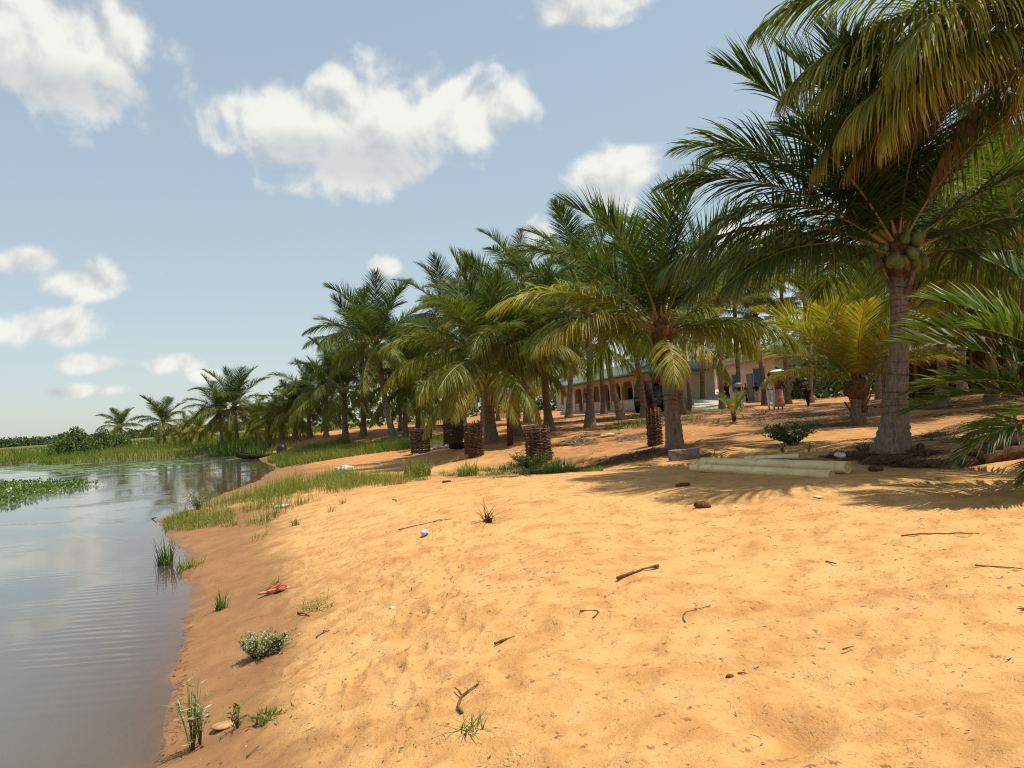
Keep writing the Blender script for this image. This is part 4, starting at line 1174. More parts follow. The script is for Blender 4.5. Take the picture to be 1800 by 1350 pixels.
# ------------------------------------------------------------------ pipes, post, blocks
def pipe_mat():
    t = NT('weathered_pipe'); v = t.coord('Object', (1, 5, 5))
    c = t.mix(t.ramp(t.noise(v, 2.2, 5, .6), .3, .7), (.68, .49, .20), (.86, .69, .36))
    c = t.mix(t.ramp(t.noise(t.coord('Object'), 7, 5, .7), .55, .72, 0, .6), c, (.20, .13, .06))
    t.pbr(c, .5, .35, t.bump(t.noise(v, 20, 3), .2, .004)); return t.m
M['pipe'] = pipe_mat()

def pipe(p0, p1, r, label, collars, ribbed_end=True, start_cap=True):
    p0, p1 = Vector(p0), Vector(p1); d = p1 - p0; L = d.length
    root = empty('pipe', p0, 0, label, 'pipe', 'pipes lying on the sand')
    root.rotation_euler = d.to_track_quat('X', 'Z').to_euler()
    n = 28
    mb = MB()
    prof = [(0, r * .93), (.03, r), (L - .02, r), (L, r * .98), (L, r * .80), (L - .25, r * .78)]
    vs = [(x, q * math.cos(2 * math.pi * j / n), q * math.sin(2 * math.pi * j / n)) for x, q in prof for j in range(n)]
    fs = [(i * n + j, i * n + (j + 1) % n, (i + 1) * n + (j + 1) % n, (i + 1) * n + j) for i in range(len(prof) - 1) for j in range(n)]
    fs.append(tuple(range(n - 1, -1, -1))); fs.append(tuple(5 * n + j for j in range(n)))
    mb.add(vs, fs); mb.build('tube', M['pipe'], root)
    for t in collars:
        m2 = MB(); x = t * L; w = .035
        pr = [(x, r * .99), (x, r * 1.035), (x + w, r * 1.05), (x + w, r * .99)]
        vs = [(a, q * math.cos(2 * math.pi * j / n), q * math.sin(2 * math.pi * j / n)) for a, q in pr for j in range(n)]
        m2.add(vs, [(i * n + j, i * n + (j + 1) % n, (i + 1) * n + (j + 1) % n, (i + 1) * n + j) for i in range(3) for j in range(n)])
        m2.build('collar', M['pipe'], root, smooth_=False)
    if ribbed_end:
        m3 = MB()
        for j in range(16):
            a = 2 * math.pi * j / 16; c = Vector((L - .03, math.cos(a) * r * .47, math.sin(a) * r * .47))
            m3.box(c, (.05, .009, r * .66), rot=Matrix.Rotation(a - math.pi / 2, 3, 'X'))
        m3.tube([(L - .06, 0, 0), (L - .005, 0, 0)], r * .14, 10)
        mk = MB(); mk.tube([(L - .09, 0, 0), (L - .07, 0, 0)], r * .785, 20); mk.build('bore_shade_disc', M['dark'], root, smooth_=False)  # near-black disc paints the shade inside the pipe, behind the spokes
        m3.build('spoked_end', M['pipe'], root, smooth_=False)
    return root
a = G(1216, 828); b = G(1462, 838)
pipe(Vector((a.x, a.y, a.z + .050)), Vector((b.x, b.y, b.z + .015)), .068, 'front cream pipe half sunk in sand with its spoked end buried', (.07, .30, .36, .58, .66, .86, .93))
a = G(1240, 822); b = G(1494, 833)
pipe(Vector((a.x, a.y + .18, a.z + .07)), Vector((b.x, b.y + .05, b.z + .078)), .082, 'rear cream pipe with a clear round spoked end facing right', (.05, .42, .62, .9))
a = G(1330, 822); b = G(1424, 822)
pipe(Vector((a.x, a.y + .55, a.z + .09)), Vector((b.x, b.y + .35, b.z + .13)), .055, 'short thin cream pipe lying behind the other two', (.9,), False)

def half_post():
    b = G(897, 783, -.1); t = at_y(893, 682, b.y)
    root = empty('post', b, 0, 'dark reddish post with pale upper half beside the yellowing palm', 'post')
    rel = t - b
    m = MB(); m.tube([(0, 0, 0), rel * .5], [.105, .10], 10); m.build('lower_shaft', simple('tarred_wood', (.10, .035, .022), .8, .2, .5, 8, .006), root)
    m = MB(); m.tube([rel * .5, rel * .97, rel], [.104, .10, .08], 10); m.build('upper_shaft', simple('weathered_wood', (.27, .19, .13), .85, .2, .35, 8, .006), root)
half_post()

def block(px, py, dims, rz, label, name, cat, mat, sink=.03, bev=.012, tilt=0):
    b = G(px, py)
    bm = bmesh.new(); bmesh.ops.create_cube(bm, size=1.0)
    bmesh.ops.scale(bm, vec=dims, verts=bm.verts)
    bmesh.ops.subdivide_edges(bm, edges=bm.edges[:], cuts=2, use_grid_fill=True)
    rg = random.Random(int(px))
    for v in bm.verts: v.co += Vector([rg.uniform(-1, 1) * bev * .5 for _ in range(3)])
    bmesh.ops.bevel(bm, geom=[e for e in bm.edges if e.calc_face_angle(0) > 1.0], offset=bev, segments=1, affect='EDGES')
    me = bpy.data.meshes.new(name); bm.to_mesh(me); bm.free(); me.materials.append(mat)
    o = link(name, me, loc=b + Vector((0, 0, dims[2] / 2 - sink)), rot=(tilt, 0, rz)); return tag(o, label, cat)
block(1203, 808, (.55, .20, .22), R(6), 'grey concrete block lying at the foot of the brown-necked palm', 'concrete_block', 'concrete block', M['concrete'])
block(820, 806, (.52, .22, .16), R(4), 'pale clay brick lying before the slender wicker guard', 'brick_block', 'brick', simple('clay_brick', (.36, .23, .13), .9, .1, .3, 9, .004))

# charred log and the fallen wood by the young palm
def log(p0, p1, r0, r1, label, mat, name='log', cat='log', seed=0, n=18, seg=22):
    rg = random.Random(seed); p0, p1 = Vector(p0), Vector(p1); d = p1 - p0
    mb = MB(); pts = []; rad = []
    for i in range(seg + 1):
        t = i / seg
        pts.append(d * t + Vector((0, 0, rg.uniform(-.01, .01) * d.length))); rad.append((r0 + (r1 - r0) * t) * (1 + .10 * math.sin(t * 7 + seed)) * (.82 if i in (0, seg) else 1))
    mb.tube(pts, rad, n)
    for k in range(len(mb.v)):
        v = Vector(mb.v[k]); mb.v[k] = tuple(v + Vector((rg.uniform(-1, 1) * .6, rg.uniform(-1, 1), rg.uniform(-1, 1))) * r0 * .10)
    return tag(mb.build(name, mat, None, p0, smooth_=False), label, cat)
a = G(1712, 818); b = GX(a.x + .62, a.y + .30)
log(a + Vector((0, 0, .07)), b + Vector((.1, 0, .24)), .10, .13, 'charred dark log propped up under the young palm at the right', M['char'], seed=3)
a = G(1690, 822); b = GX(a.x + .95, a.y + .15)
log(a + Vector((0, 0, .05)), b + Vector((0, 0, .07)), .085, .10, 'brown log lying flat beneath the charred log', simple('brown_log', (.10, .05, .025), .9, .1, .5, 9, .015), seed=4)

# ------------------------------------------------------------------ sticks, husks and litter that can be picked out
def stick(px0, py0, px1, py1, r, label, bend=.0, seed=0, lift=.01, knob=False, name='stick', group='sticks on the sand', fork=None):
    rg = random.Random(seed); a, b = G(px0, py0), G(px1, py1); d = b - a; r = r * .78
    side = Vector((-d.y, d.x, 0)).normalized(); L = d.length
    pts = []; rad = []
    for i in range(9):
        t = i / 8
        q = a + d * t + side * (math.sin(t * math.pi) * bend * L + rg.uniform(-.012, .012) * L)
        q.z = GX(q.x, q.y).z + lift + r * .6
        pts.append(q - a); rad.append(r * (1 - .5 * t) * rg.uniform(.85, 1.15))
    if knob: rad[-1] = r * 1.25; rad[-2] = r * .9
    mb = MB(); mb.tube(pts, rad, 6)
    if fork:
        k = pts[5]; e = pts[7] + side * fork * L; mb.tube([k, (k + e) / 2 + Vector((0, 0, .01)), e], [r * .6, r * .5, r * .3], 5)
    return tag(mb.build(name, M['stick'], None, a), label, 'stick', group)
stick(1085, 1020, 1157, 999, .016, 'short thick dry stick with a knob end on the open sand', .03, 1, knob=True)
stick(700, 934, 795, 914, .008, 'long thin twig lying above the crumpled sachet', .04, 2, fork=.12)
stick(812, 1260, 842, 1212, .012, 'twisted dark twig beside the little green tuft', .18, 3, fork=.3)
stick(1020, 1078, 1042, 1092, .008, 'small hooked twig in the middle of the sand', .5, 4)
stick(1585, 946, 1720, 942, .008, 'long thin dry twig lying on the sand at the right', .02, 5, fork=.05)
stick(1715, 1000, 1798, 1004, .007, 'thin twig near the right edge below the long one', .03, 6)
stick(1452, 992, 1470, 996, .009, 'tiny dark twig left of the right-hand twigs', .05, 7)
stick(524, 1080, 545, 1086, .010, 'short dark stick on the wet sand right of the sandals', .05, 8)
stick(690, 880, 697, 884, .010, 'tiny stick on the sand slope near the crest', .05, 9)
stick(556, 1126, 580, 1112, .008, 'dark curled twig right of the pale-tipped herb', .2, 10, fork=.2)
stick(1205, 1098, 1250, 1068, .005, 'fine curled root thread on the sand below the husk', .25, 11)
stick(870, 1136, 905, 1128, .012, 'dark bark sliver in the trodden sand left of centre', .06, 12)
stick(434, 1338, 455, 1318, .006, 'thin brown twig on wet sand at the bottom left', .03, 13)
stick(1482, 1148, 1500, 1140, .006, 'fine straight twig low on the right-hand sand', .02, 14)
stick(283, 912, 303, 880, .020, 'dead snag poking out of the water at the tip of the spit', .1, 15, lift=.05, fork=.3)
stick(290, 915, 335, 906, .022, 'dark driftwood branch lying at the waterline of the spit', .06, 16)

def husk(px, py, r, label, seed, squash=.72, cut=False, cat='coconut husk', mat=None, name='coconut_husk', group='husks on the sand'):
    rg = random.Random(seed); b = G(px, py)
    bm = bmesh.new(); bmesh.ops.create_uvsphere(bm, u_segments=20, v_segments=12, radius=r)
    for v in bm.verts:
        v.co.z *= squash; v.co.x *= 1.35
        v.co *= 1 + rg.uniform(-.05, .05) + .05 * math.sin(3 * math.atan2(v.co.z, v.co.y))
        if cut and v.co.z > r * .25: v.co.z = r * .25 - (r - math.hypot(v.co.x / 1.35, v.co.y)) * .8
    me = bpy.data.meshes.new(name); bm.to_mesh(me); bm.free(); me.materials.append(mat or M['husk'])
    for p in me.polygons: p.use_smooth = True
    o = link(name, me, loc=b + Vector((0, 0, r * squash * .55)), rot=(0, R(rg.uniform(-10, 10)), R(rg.uniform(-30, 30)))); return tag(o, label, cat, group)
husk(1235, 893, .072, 'brown coconut husk half buried in the bright sand', 1)
husk(1200, 855, .075, 'broken dark red husk lying on the sand in front of the concrete block', 2, .5, True)
husk(785, 848, .065, 'small brown bark piece on the sand crest below the slender guard', 3, .5, True, 'bark piece', name='bark_piece', group='bark on the sand')
husk(1540, 828, .07, 'brown husk in the shade right of the spoked pipe end', 4)
husk(1618, 786, .05, 'dark reddish stone right of the tall palm foot', 5, .8, False, 'stone', name='stone', group='stones')
husk(1283, 1192, .016, 'dark pebble low in the middle right of the sand', 6, .8, False, 'stone', name='stone', group='stones')
husk(1306, 1190, .020, 'dark curled husk chip right of the dark pebble', 7, .5, True, 'bark piece', name='bark_piece', group='bark on the sand')
husk(1174, 1182, .024, 'grey dead leaf scrap standing in the sand', 8, .4, True, 'dead leaf', mat=simple('grey_leaf', (.16, .12, .09), .8, .2, .4, 20), name='dead_leaf', group='leaf scraps')
husk(1796, 1078, .025, 'dark bark bit at the right edge of the sand', 9, .5, True, 'bark piece', name='bark_piece', group='bark on the sand')
husk(395, 1282, .06, 'flat pale stone left of the creeping runner', 10, .25, False, 'stone', mat=simple('pale_stone', (.42, .25, .12), .9, .1, .3, 12), name='stone', group='stones')

def crumple(px, py, dims, label, mat, seed, name='plastic_litter', cat='litter', group='litter on the sand', lift=.4):
    rg = random.Random(seed); b = G(px, py)
    bm = bmesh.new(); bmesh.ops.create_icosphere(bm, subdivisions=3, radius=.5)
    for v in bm.verts:
        n = float(fbm(np.array([v.co.x * 4 + seed]), np.array([v.co.y * 4 + v.co.z * 3]), 3, seed)[0])
        v.co *= 1 + .45 * n + rg.uniform(-.04, .04)
        v.co = Vector((v.co.x * dims[0], v.co.y * dims[1], v.co.z * dims[2]))
    me = bpy.data.meshes.new(name); bm.to_mesh(me); bm.free(); me.materials.append(mat)
    o = link(name, me, loc=b + Vector((0, 0, dims[2] * lift)), rot=(0, 0, rg.uniform(0, 3))); return tag(o, label, cat, group)
crumple(747, 941, (.10, .09, .07), 'crumpled blue and white plastic sachet on the open sand', M['bluebag'], 1)
o = crumple(607, 830, (.62, .30, .26), 'white woven sack lying in the grass of the spit', M['white'], 2, 'sack', 'sack', 'sacks'); o.rotation_euler.z = .35
crumple(500, 892, (.20, .14, .08), 'white plastic scrap below the spit grass, right one', M['white'], 3)
crumple(489, 893, (.14, .12, .07), 'white plastic scrap below the spit grass, left one', M['white'], 4)
crumple(478, 887, (.16, .05, .03), 'pale strip of litter above the white scraps', M['white'], 5)
crumple(768, 790, (.35, .3, .2), 'blue-white litter heap between the two left wicker guards', M['bluebag'], 6)
crumple(786, 787, (.25, .22, .16), 'white litter bit in front of the farthest wicker guard', M['white'], 7)
crumple(1438, 876, (.16, .07, .03), 'clear white plastic scrap among the frond shadows', M['white'], 8)
crumple(1478, 806, (.26, .14, .10), 'grey-white plastic bag in shade behind the rear pipe', M['white'], 9)
crumple(690, 1070, (.035, .05, .02), 'small white shell-like scrap on the slope sand', M['white'], 10)
crumple(733, 801, (.14, .1, .07), 'pale scrap at the foot of the leftmost guard', M['white'], 11)
crumple(1068, 768, (.55, .22, .14), 'yellowish carton litter on the sand left of the brown-necked palm', simple('carton', (.55, .38, .16), .8, .2, .3, 10), 12)
crumple(910, 797, (.16, .12, .08), 'pale scrap between the post and the widest guard', M['white'], 13)

def sandal(px, py, rz, label, seed):
    b = G(px, py); mb = MB(); n = 26; L, W, H = .26, .095, .018
    top, bot = [], []
    for i in range(n):
        a = 2 * math.pi * i / n; x = math.cos(a) * L / 2
        w = W / 2 * (1 - .22 * math.exp(-((x + .01) / .045) ** 2)) * (1.0 + .18 * x / (L / 2))
        y = math.sin(a) * w
        top.append((x, y, H)); bot.append((x, y, 0))
    root = empty('sandal', b + Vector((0, 0, .012)), rz, label, 'sandal', 'orange sandals')
    mb.add(bot + top, [tuple(range(n - 1, -1, -1)), tuple(range(n, 2 * n))] + [(i, (i + 1) % n, n + (i + 1) % n, n + i) for i in range(n)])
    mb.build('sole', simple('sandal_sole', (.50, .22, .14), .7, .2, .25, 20), root, smooth_=False)
    for s in (-1, 1):
        m = MB(); m.tube([(.075, 0, H), (.06, s * .012, H + .025), (.02, s * .040, H + .040), (-.045, s * .046, H - .002)], [.006, .009, .011, .008], 6)
        m.build('strap', simple('sandal_strap', (.62, .09, .03), .5, .3, .2, 20), root)
    root.rotation_euler = (0, R(-2), rz)
sandal(476, 1044, R(24), 'orange sandal lying on wet sand, nearer the water', 1)
sandal(492, 1041, R(22), 'orange sandal lying on wet sand, farther from the water', 2)

# ------------------------------------------------------------------ ground litter (nobody could count it)
def litter(name, label, poly, n, size, age, seed, mat='drygrass', lift=.012):
    rg = np.random.default_rng(seed); x, y = sample_poly(poly, n, rg, .45, 1.6)
    n = len(x); z = gz(x, y) + lift
    a = rg.uniform(-.55, .55, n) + np.where(rg.random(n) < .25, rg.uniform(0, 3, n), 0)
    L = size[0] * np.exp(rg.normal(0, .5, n)); w = size[1] * rg.uniform(.5, 1.5, n)
    dx, dy = np.cos(a), np.sin(a)
    bend = rg.normal(0, .15, n); V = np.zeros((n, 6, 3))
    for m, t in enumerate((-.5, 0, .5)):
        cx = x + dx * L * t - dy * bend * L * (t * t); cy = y + dy * L * t + dx * bend * L * (t * t)
        cz = gz(cx, cy) + lift + rg.uniform(0, 1, n) * np.minimum(.02, .1 * L) + (np.minimum(.03, .12 * L) * np.abs(rg.normal(0, 1, n)) if m != 1 else 0)
        hw = w * (1 if m == 1 else .5)
        V[:, 2 * m] = np.stack([cx + dy * hw, cy - dx * hw, cz], 1); V[:, 2 * m + 1] = np.stack([cx - dy * hw, cy + dx * hw, cz + .3 * hw], 1)
    o6 = (np.arange(n) * 6)[:, None]
    F = np.concatenate([o6 + np.array([[0, 1, 3, 2]]), o6 + np.array([[2, 3, 5, 4]])])
    tag(link(name, np_mesh(name, V.reshape(-1, 3), F, M[mat], np.repeat(np.clip(age + rg.uniform(-.4, .5, n), 0, 1), 6))), label, 'litter', kind='stuff')
litter('palm_litter', 'heap of dry palm leaf litter strewn across the sand before the people', poly_px([(1290, 762), (1340, 742), (1420, 728), (1500, 730), (1490, 752), (1420, 764), (1330, 772)]), 2600, (.40, .012), .45, 1)
litter('palm_litter', 'brown leaf litter around the brown-necked palm and concrete block', poly_px([(1000, 822), (1060, 788), (1160, 792), (1290, 800), (1240, 812), (1130, 816), (1040, 828)]), 1500, (.22, .010), .12, 2)
litter('palm_litter', 'pale dry leaf litter strewn right of the widest wicker guard', poly_px([(970, 784), (1020, 766), (1140, 758), (1140, 772), (1050, 782)]), 1200, (.30, .012), .5, 3)
litter('palm_litter', 'dark leaf litter in the shade of the tall palm', poly_px([(1440, 806), (1540, 790), (1680, 796), (1800, 806), (1800, 830), (1600, 824), (1500, 816)]), 2200, (.14, .010), .2, 4)
litter('palm_litter', 'dry litter on the sunny sand right of the tall trunk', poly_px([(1600, 770), (1700, 745), (1800, 740), (1800, 775), (1640, 788)]), 1200, (.25, .012), .5, 5)
litter('palm_litter', 'leaf litter across the shaded floor of the grove', poly_px([(860, 760), (960, 742), (1240, 722), (1440, 712), (1790, 700), (1790, 735), (1500, 738), (1240, 748), (1000, 768)]), 3500, (.45, .02), .15, 6)
litter('sand_crumbs', 'small dark crumbs and twigs sprinkled over the open sand', [(-1.2, 3.2), (3.4, 3.2), (7.0, 8.5), (6.5, 12.5), (-.5, 13), (-2.6, 9)], 1500, (.026, .003), .1, 7, lift=.003)
litter('sand_crumbs', 'fine pale chips sprinkled over the open sand', [(-1.6, 3.2), (3.4, 3.2), (7.0, 8.5), (6.5, 11), (-3.2, 10)], 160, (.014, .005), .9, 8, lift=.003)

litter('shore_wrack', 'thin line of dark plant scraps stranded along the waterline', [(on_plane(a, b, .02).x, on_plane(a, b, .02).y) for a, b in [(276, 1345), (304, 1188), (323, 1085), (323, 1010), (306, 960), (322, 958), (340, 1010), (341, 1090), (326, 1195), (304, 1345)]], 260, (.030, .004), .15, 9, lift=.003)
litter('shore_wrack', 'dry weed scraps caught in the grass of the spit', poly_px([(330, 918), (420, 890), (520, 866), (600, 850), (560, 880), (470, 915), (380, 930)]), 260, (.10, .006), .6, 10)
def fallen_frond(px, py, az, sc, age, label, k):
    p = G(px, py); o = link('fallen_frond', FROND[('n', 24, k)], None, p + Vector((0, 0, .03)), (0, R(-2), R(az)), (sc, sc, sc * .07))
    o.color = (age, .9, 0, 1); tag(o, label, 'palm frond', 'fallen fronds')
fallen_frond(1075, 808, 20, .42, .85, 'dry brown frond lying left of the brown-necked palm', 0)
fallen_frond(1345, 757, 10, .50, .75, 'dry frond lying across the litter heap before the people', 1)
fallen_frond(1650, 772, 170, .45, .7, 'dry pale frond lying on the sunny sand right of the tall trunk', 2)
fallen_frond(1480, 812, 150, .30, .9, 'small dark frond lying in the shade just behind the pipe ends', 0)
fallen_frond(1010, 782, 160, .45, .7, 'dry frond lying between the widest guard and the carton litter', 1)

# ------------------------------------------------------------------ buildings behind the grove
M['plaster'] = simple('cream_plaster', (.62, .50, .34), .9, .1, .18, 1.2, .004)
M['plaster_dark'] = simple('ochre_plaster', (.42, .31, .19), .9, .1, .2, 1.2, .004)
M['whitewash'] = simple('whitewash', (.62, .58, .52), .9, .1, .15, 1.5, .004)
M['greenroof'] = simple('green_sheet_roof', (.11, .21, .165), .55, .4, .22, .8)
M['blueroof'] = simple('pale_sheet_roof', (.36, .44, .50), .45, .4, .15, .8)
M['blue'] = simple('blue_shutter', (.018, .075, .16), .6, .3, .3, 4)
M['greydoor'] = simple('grey_door', (.17, .155, .14), .7, .2, .2, 4)
M['concretepale'] = simple('pale_concrete', (.46, .39, .31), .9, .15, .2, 1.5, .004)
M['rust'] = simple('rusty_sheet', (.13, .08, .045), .7, .2, .4, 2.5)
M['shedwood'] = simple('dark_board', (.05, .028, .018), .9, .1, .5, 5, .004)

def part(root, name, mat, boxes, smooth_=False):
    m = MB()
    for b in boxes: m.box(*b)
    return m.build(name, mat, root, smooth_=smooth_)

def hip_roof(root, name, mat, x0, x1, y0, y1, ze, zr, rib=.6, th=.10):
    yc = (y0 + y1) / 2; run = (y1 - y0) / 2
    a, b = (x0 + run * .8, yc, zr), (x1 - run * .8, yc, zr)
    c = [(x0, y0, ze), (x1, y0, ze), (x1, y1, ze), (x0, y1, ze)]
    m = MB()
    m.add([c[0], c[1], b, a], [(0, 1, 2, 3)]); m.add([c[1], c[2], b], [(0, 1, 2)]); m.add([c[2], c[3], a, b], [(0, 1, 2, 3)]); m.add([c[3], c[0], a], [(0, 1, 2)])
    lo = [(p[0], p[1], p[2] - th) for p in c]
    for i in range(4): m.add([lo[i], lo[(i + 1) % 4], c[(i + 1) % 4], c[i]], [(0, 1, 2, 3)])
    m.add(lo, [(3, 2, 1, 0)])
    n = int((x1 - x0) / rib)
    for i in range(1, n):
        x = x0 + i * (x1 - x0) / n
        t = min(1, (x - x0) / (run * .8), (x1 - x) / (run * .8))
        p, q = Vector((x, y0 - .01, ze + .02)), Vector((x, y0 + run * t, ze + (zr - ze) * t + .02))
        m.tube([p, q], .03, 4)
    r = m.build(name, mat, root, smooth_=False); return r

def veranda_building():
    b = GX(5.0, 81); z0 = 1.22
    root = empty('veranda_building', (5.0, 81, z0), R(-81), 'long cream school-like building with green sheet roof and arched veranda', 'building')
    L, D, H = 28.0, 5.0, 2.62
    part(root, 'rear_wall', M['plaster_dark'], [((L / 2, 2.4, H / 2 - .3), (L - .1, .2, H + .6))])
    part(root, 'end_wall', M['plaster'], [((L - .12, D / 2 + .7, H / 2 - .3), (.2, D - 1.6, H + .58))])
    part(root, 'end_wall', M['plaster'], [((.12, D / 2 + .7, H / 2 - .3), (.2, D - 1.6, H + .58))])
    part(root, 'back_wall', M['plaster'], [((L / 2, D - .3, H / 2 - .3), (L - .5, .2, H + .58))])
    part(root, 'veranda_floor', M['concretepale'], [((L / 2, 1.1, -.15), (L, 2.5, .6))])
    part(root, 'veranda_beam', M['plaster'], [((L / 2, .12, H - .16), (L, .22, .34))])
    n = 9
    for i in range(n + 1):
        x = .15 + i * (L - .3) / n
        m = MB(); m.box((x, .12, (H - .3) / 2), (.30, .28, H - .32))
        for s in (-1, 1):       # arch haunches
            for k in range(5):
                w = .55 * (1 - k / 5) ** 2
                if (i == 0 and s < 0) or (i == n and s > 0): continue
                m.box((x + s * (.15 + w / 2), .12, H - .38 - k * .11), (w + .02, .20, .11))
        m.build('column', M['plaster'], root, smooth_=False)
    for i in range(n):
        x = .15 + (i + .5) * (L - .3) / n; w = (L - .3) / n - .32
        if i in (2, 5): part(root, 'parapet', M['whitewash'], [((x - w * .3, .12, .45), (w * .4, .16, .9))])
        else: part(root, 'parapet', M['whitewash'], [((x, .12, .45), (w, .16, .9))])
        if i in (1, 4, 7):
            d = part(root, 'door', M['dark'], [((x, 2.27, 1.05), (1.0, .06, 2.1))])  # flat dark panel on the wall, shade of a doorway put into its colour
        else:
            wd = part(root, 'window', M['dark'], [((x, 2.27, 1.45), (1.5, .06, 1.0))]); part(wd, 'window_frame', M['whitewash'], [((x, 2.25, .92), (1.7, .1, .07)), ((x, 2.25, 1.98), (1.7, .1, .07))])  # dark panel too: the opening's shade is in the colour
    hip_roof(root, 'roof', M['greenroof'], -.7, L + .7, -.9, D + .5, H + .12, H + 1.35)
veranda_building()

def blue_house():
    root = empty('shuttered_house', (20.2, 76, 1.25), math.atan2(-11.5, 1.2), 'beige flat-roofed house with blue shutters and grey door', 'house')
    L, D, H = 13.0, 2.6, 3.5
    part(root, 'wall', M['plaster'], [((L / 2, D / 2, H / 2 - .3), (L, D, H + .6))])
    part(root, 'roof_slab', M['concretepale'], [((L / 2, D / 2 - .1, H + .12), (L + 1.2, D + 1.2, .24)), ((L / 2, -.62, H + .36), (L + 1.2, .16, .30))])
    for x, w, z0, z1 in ((1.6, 1.5, 1.3, 2.7), (4.9, 1.9, 1.0, 2.5), (10.0, 2.2, 1.2, 2.8)):
        wd = part(root, 'window', M['blue'], [((x - w / 4, -.035, (z0 + z1) / 2), (w / 2 - .03, .06, z1 - z0)), ((x + w / 4, -.035, (z0 + z1) / 2), (w / 2 - .03, .06, z1 - z0))])
        part(wd, 'window_frame', M['plaster_dark'], [((x, -.03, z1 + .05), (w + .2, .10, .09)), ((x, -.03, z0 - .05), (w + .2, .12, .09))])
    d = part(root, 'door', M['greydoor'], [((8.0, -.03, 1.15), (1.3, .06, 2.6))]); part(d, 'handle', M['dark'], [((7.5, -.08, 1.1), (.06, .05, .16))])
blue_house()

def compound_wall():
    root = empty('compound_wall', (14.0, 82, 1.25), R(-28), 'plain beige compound wall joining the two buildings', 'wall')
    part(root, 'wall_panel', M['plaster'], [((3.7, 0, 1.3), (7.4, .2, 3.2))]); part(root, 'coping', M['plaster_dark'], [((3.7, 0, 2.96), (7.5, .3, .12))])
    o = MB()
    p = [(9.6, 42), (11.6, 42), (16.6, 60), (14.2, 60)]
    zs = [1.10, 1.12, 2.45, 2.45]
    o.add([(a, b, z) for (a, b), z in zip(p, zs)] + [(a, b, .6) for a, b in p], [(0, 1, 2, 3), (4, 5, 1, 0), (5, 6, 2, 1), (6, 7, 3, 2), (7, 4, 0, 3)])
    tag(o.build('ramp', M['concretepale'], smooth_=False), 'pale concrete ramp rising to the compound wall', 'ramp', kind='structure')
    h = empty('white_house', (21.5, 98, 1.3), R(-30), 'whitish house with dark louvred window behind the compound wall', 'house')
    part(h, 'wall', M['whitewash'], [((0, 3, 2.2), (9, 6, 5.0))])
    part(h, 'roof', M['concretepale'], [((0, 3, 4.85), (10, 7, .3))])
    part(h, 'window', M['dark'], [((1.5, -.03, 3.2), (1.8, .06, 1.4))]); part(h, 'window', M['dark'], [((-2.4, -.03, 3.2), (1.8, .06, 1.4))])
    k = empty('pale_roofed_house', (9.0, 112, 1.3), R(-70), 'house with pale blue hipped roof showing above the green roof', 'house')
    part(k, 'wall', M['whitewash'], [((0, 5, 1.8), (16, 9, 4.2))]); hip_roof(k, 'roof', M['blueroof'], -9, 9, -.5, 10.5, 3.9, 7.0)
compound_wall()

def shed():
    root = empty('shed', (17.4, 33.5, 1.2), R(-12), 'low dark timber shed with rusty sheet roof at the right', 'shed')
    L, D, H = 6.5, 3.2, 2.0
    for i in range(20):
        x = (i + .5) * L / 20; h = H - random.uniform(0, .12)
        if i in (5, 6): continue
        part(root, 'board', M['shedwood'], [((x, random.uniform(-.015, .015), h / 2 - .2), (L / 20 - .02, .04, h + .4))])
    for x in (0, L / 3, 2 * L / 3, L):
        m = MB(); m.tube([(x, -.5, -.4), (x + .03, -.48, H + .1)], .07, 8); m.build('post', M['stick'], root)
    part(root, 'rear_wall', M['shedwood'], [((L / 2, D, H / 2 - .2), (L, .06, H + .4)), ((0, D / 2, H / 2 - .2), (.06, D - .1, H + .38)), ((L, D / 2, H / 2 - .2), (.06, D - .1, H + .38))])
    m = MB(); n = 60
    vs = []
    for i in range(n + 1):
        x = -.5 + (L + 1.0) * i / n; w = .03 * math.cos(i * math.pi)
        vs += [(x, -.9, H + .08 + w), (x, D + .4, H + .75 + w)]
    m.add(vs, [(2 * i, 2 * i + 2, 2 * i + 3, 2 * i + 1) for i in range(n)]); m.build('roof_sheet', M['rust'], root, smooth_=True)
shed()

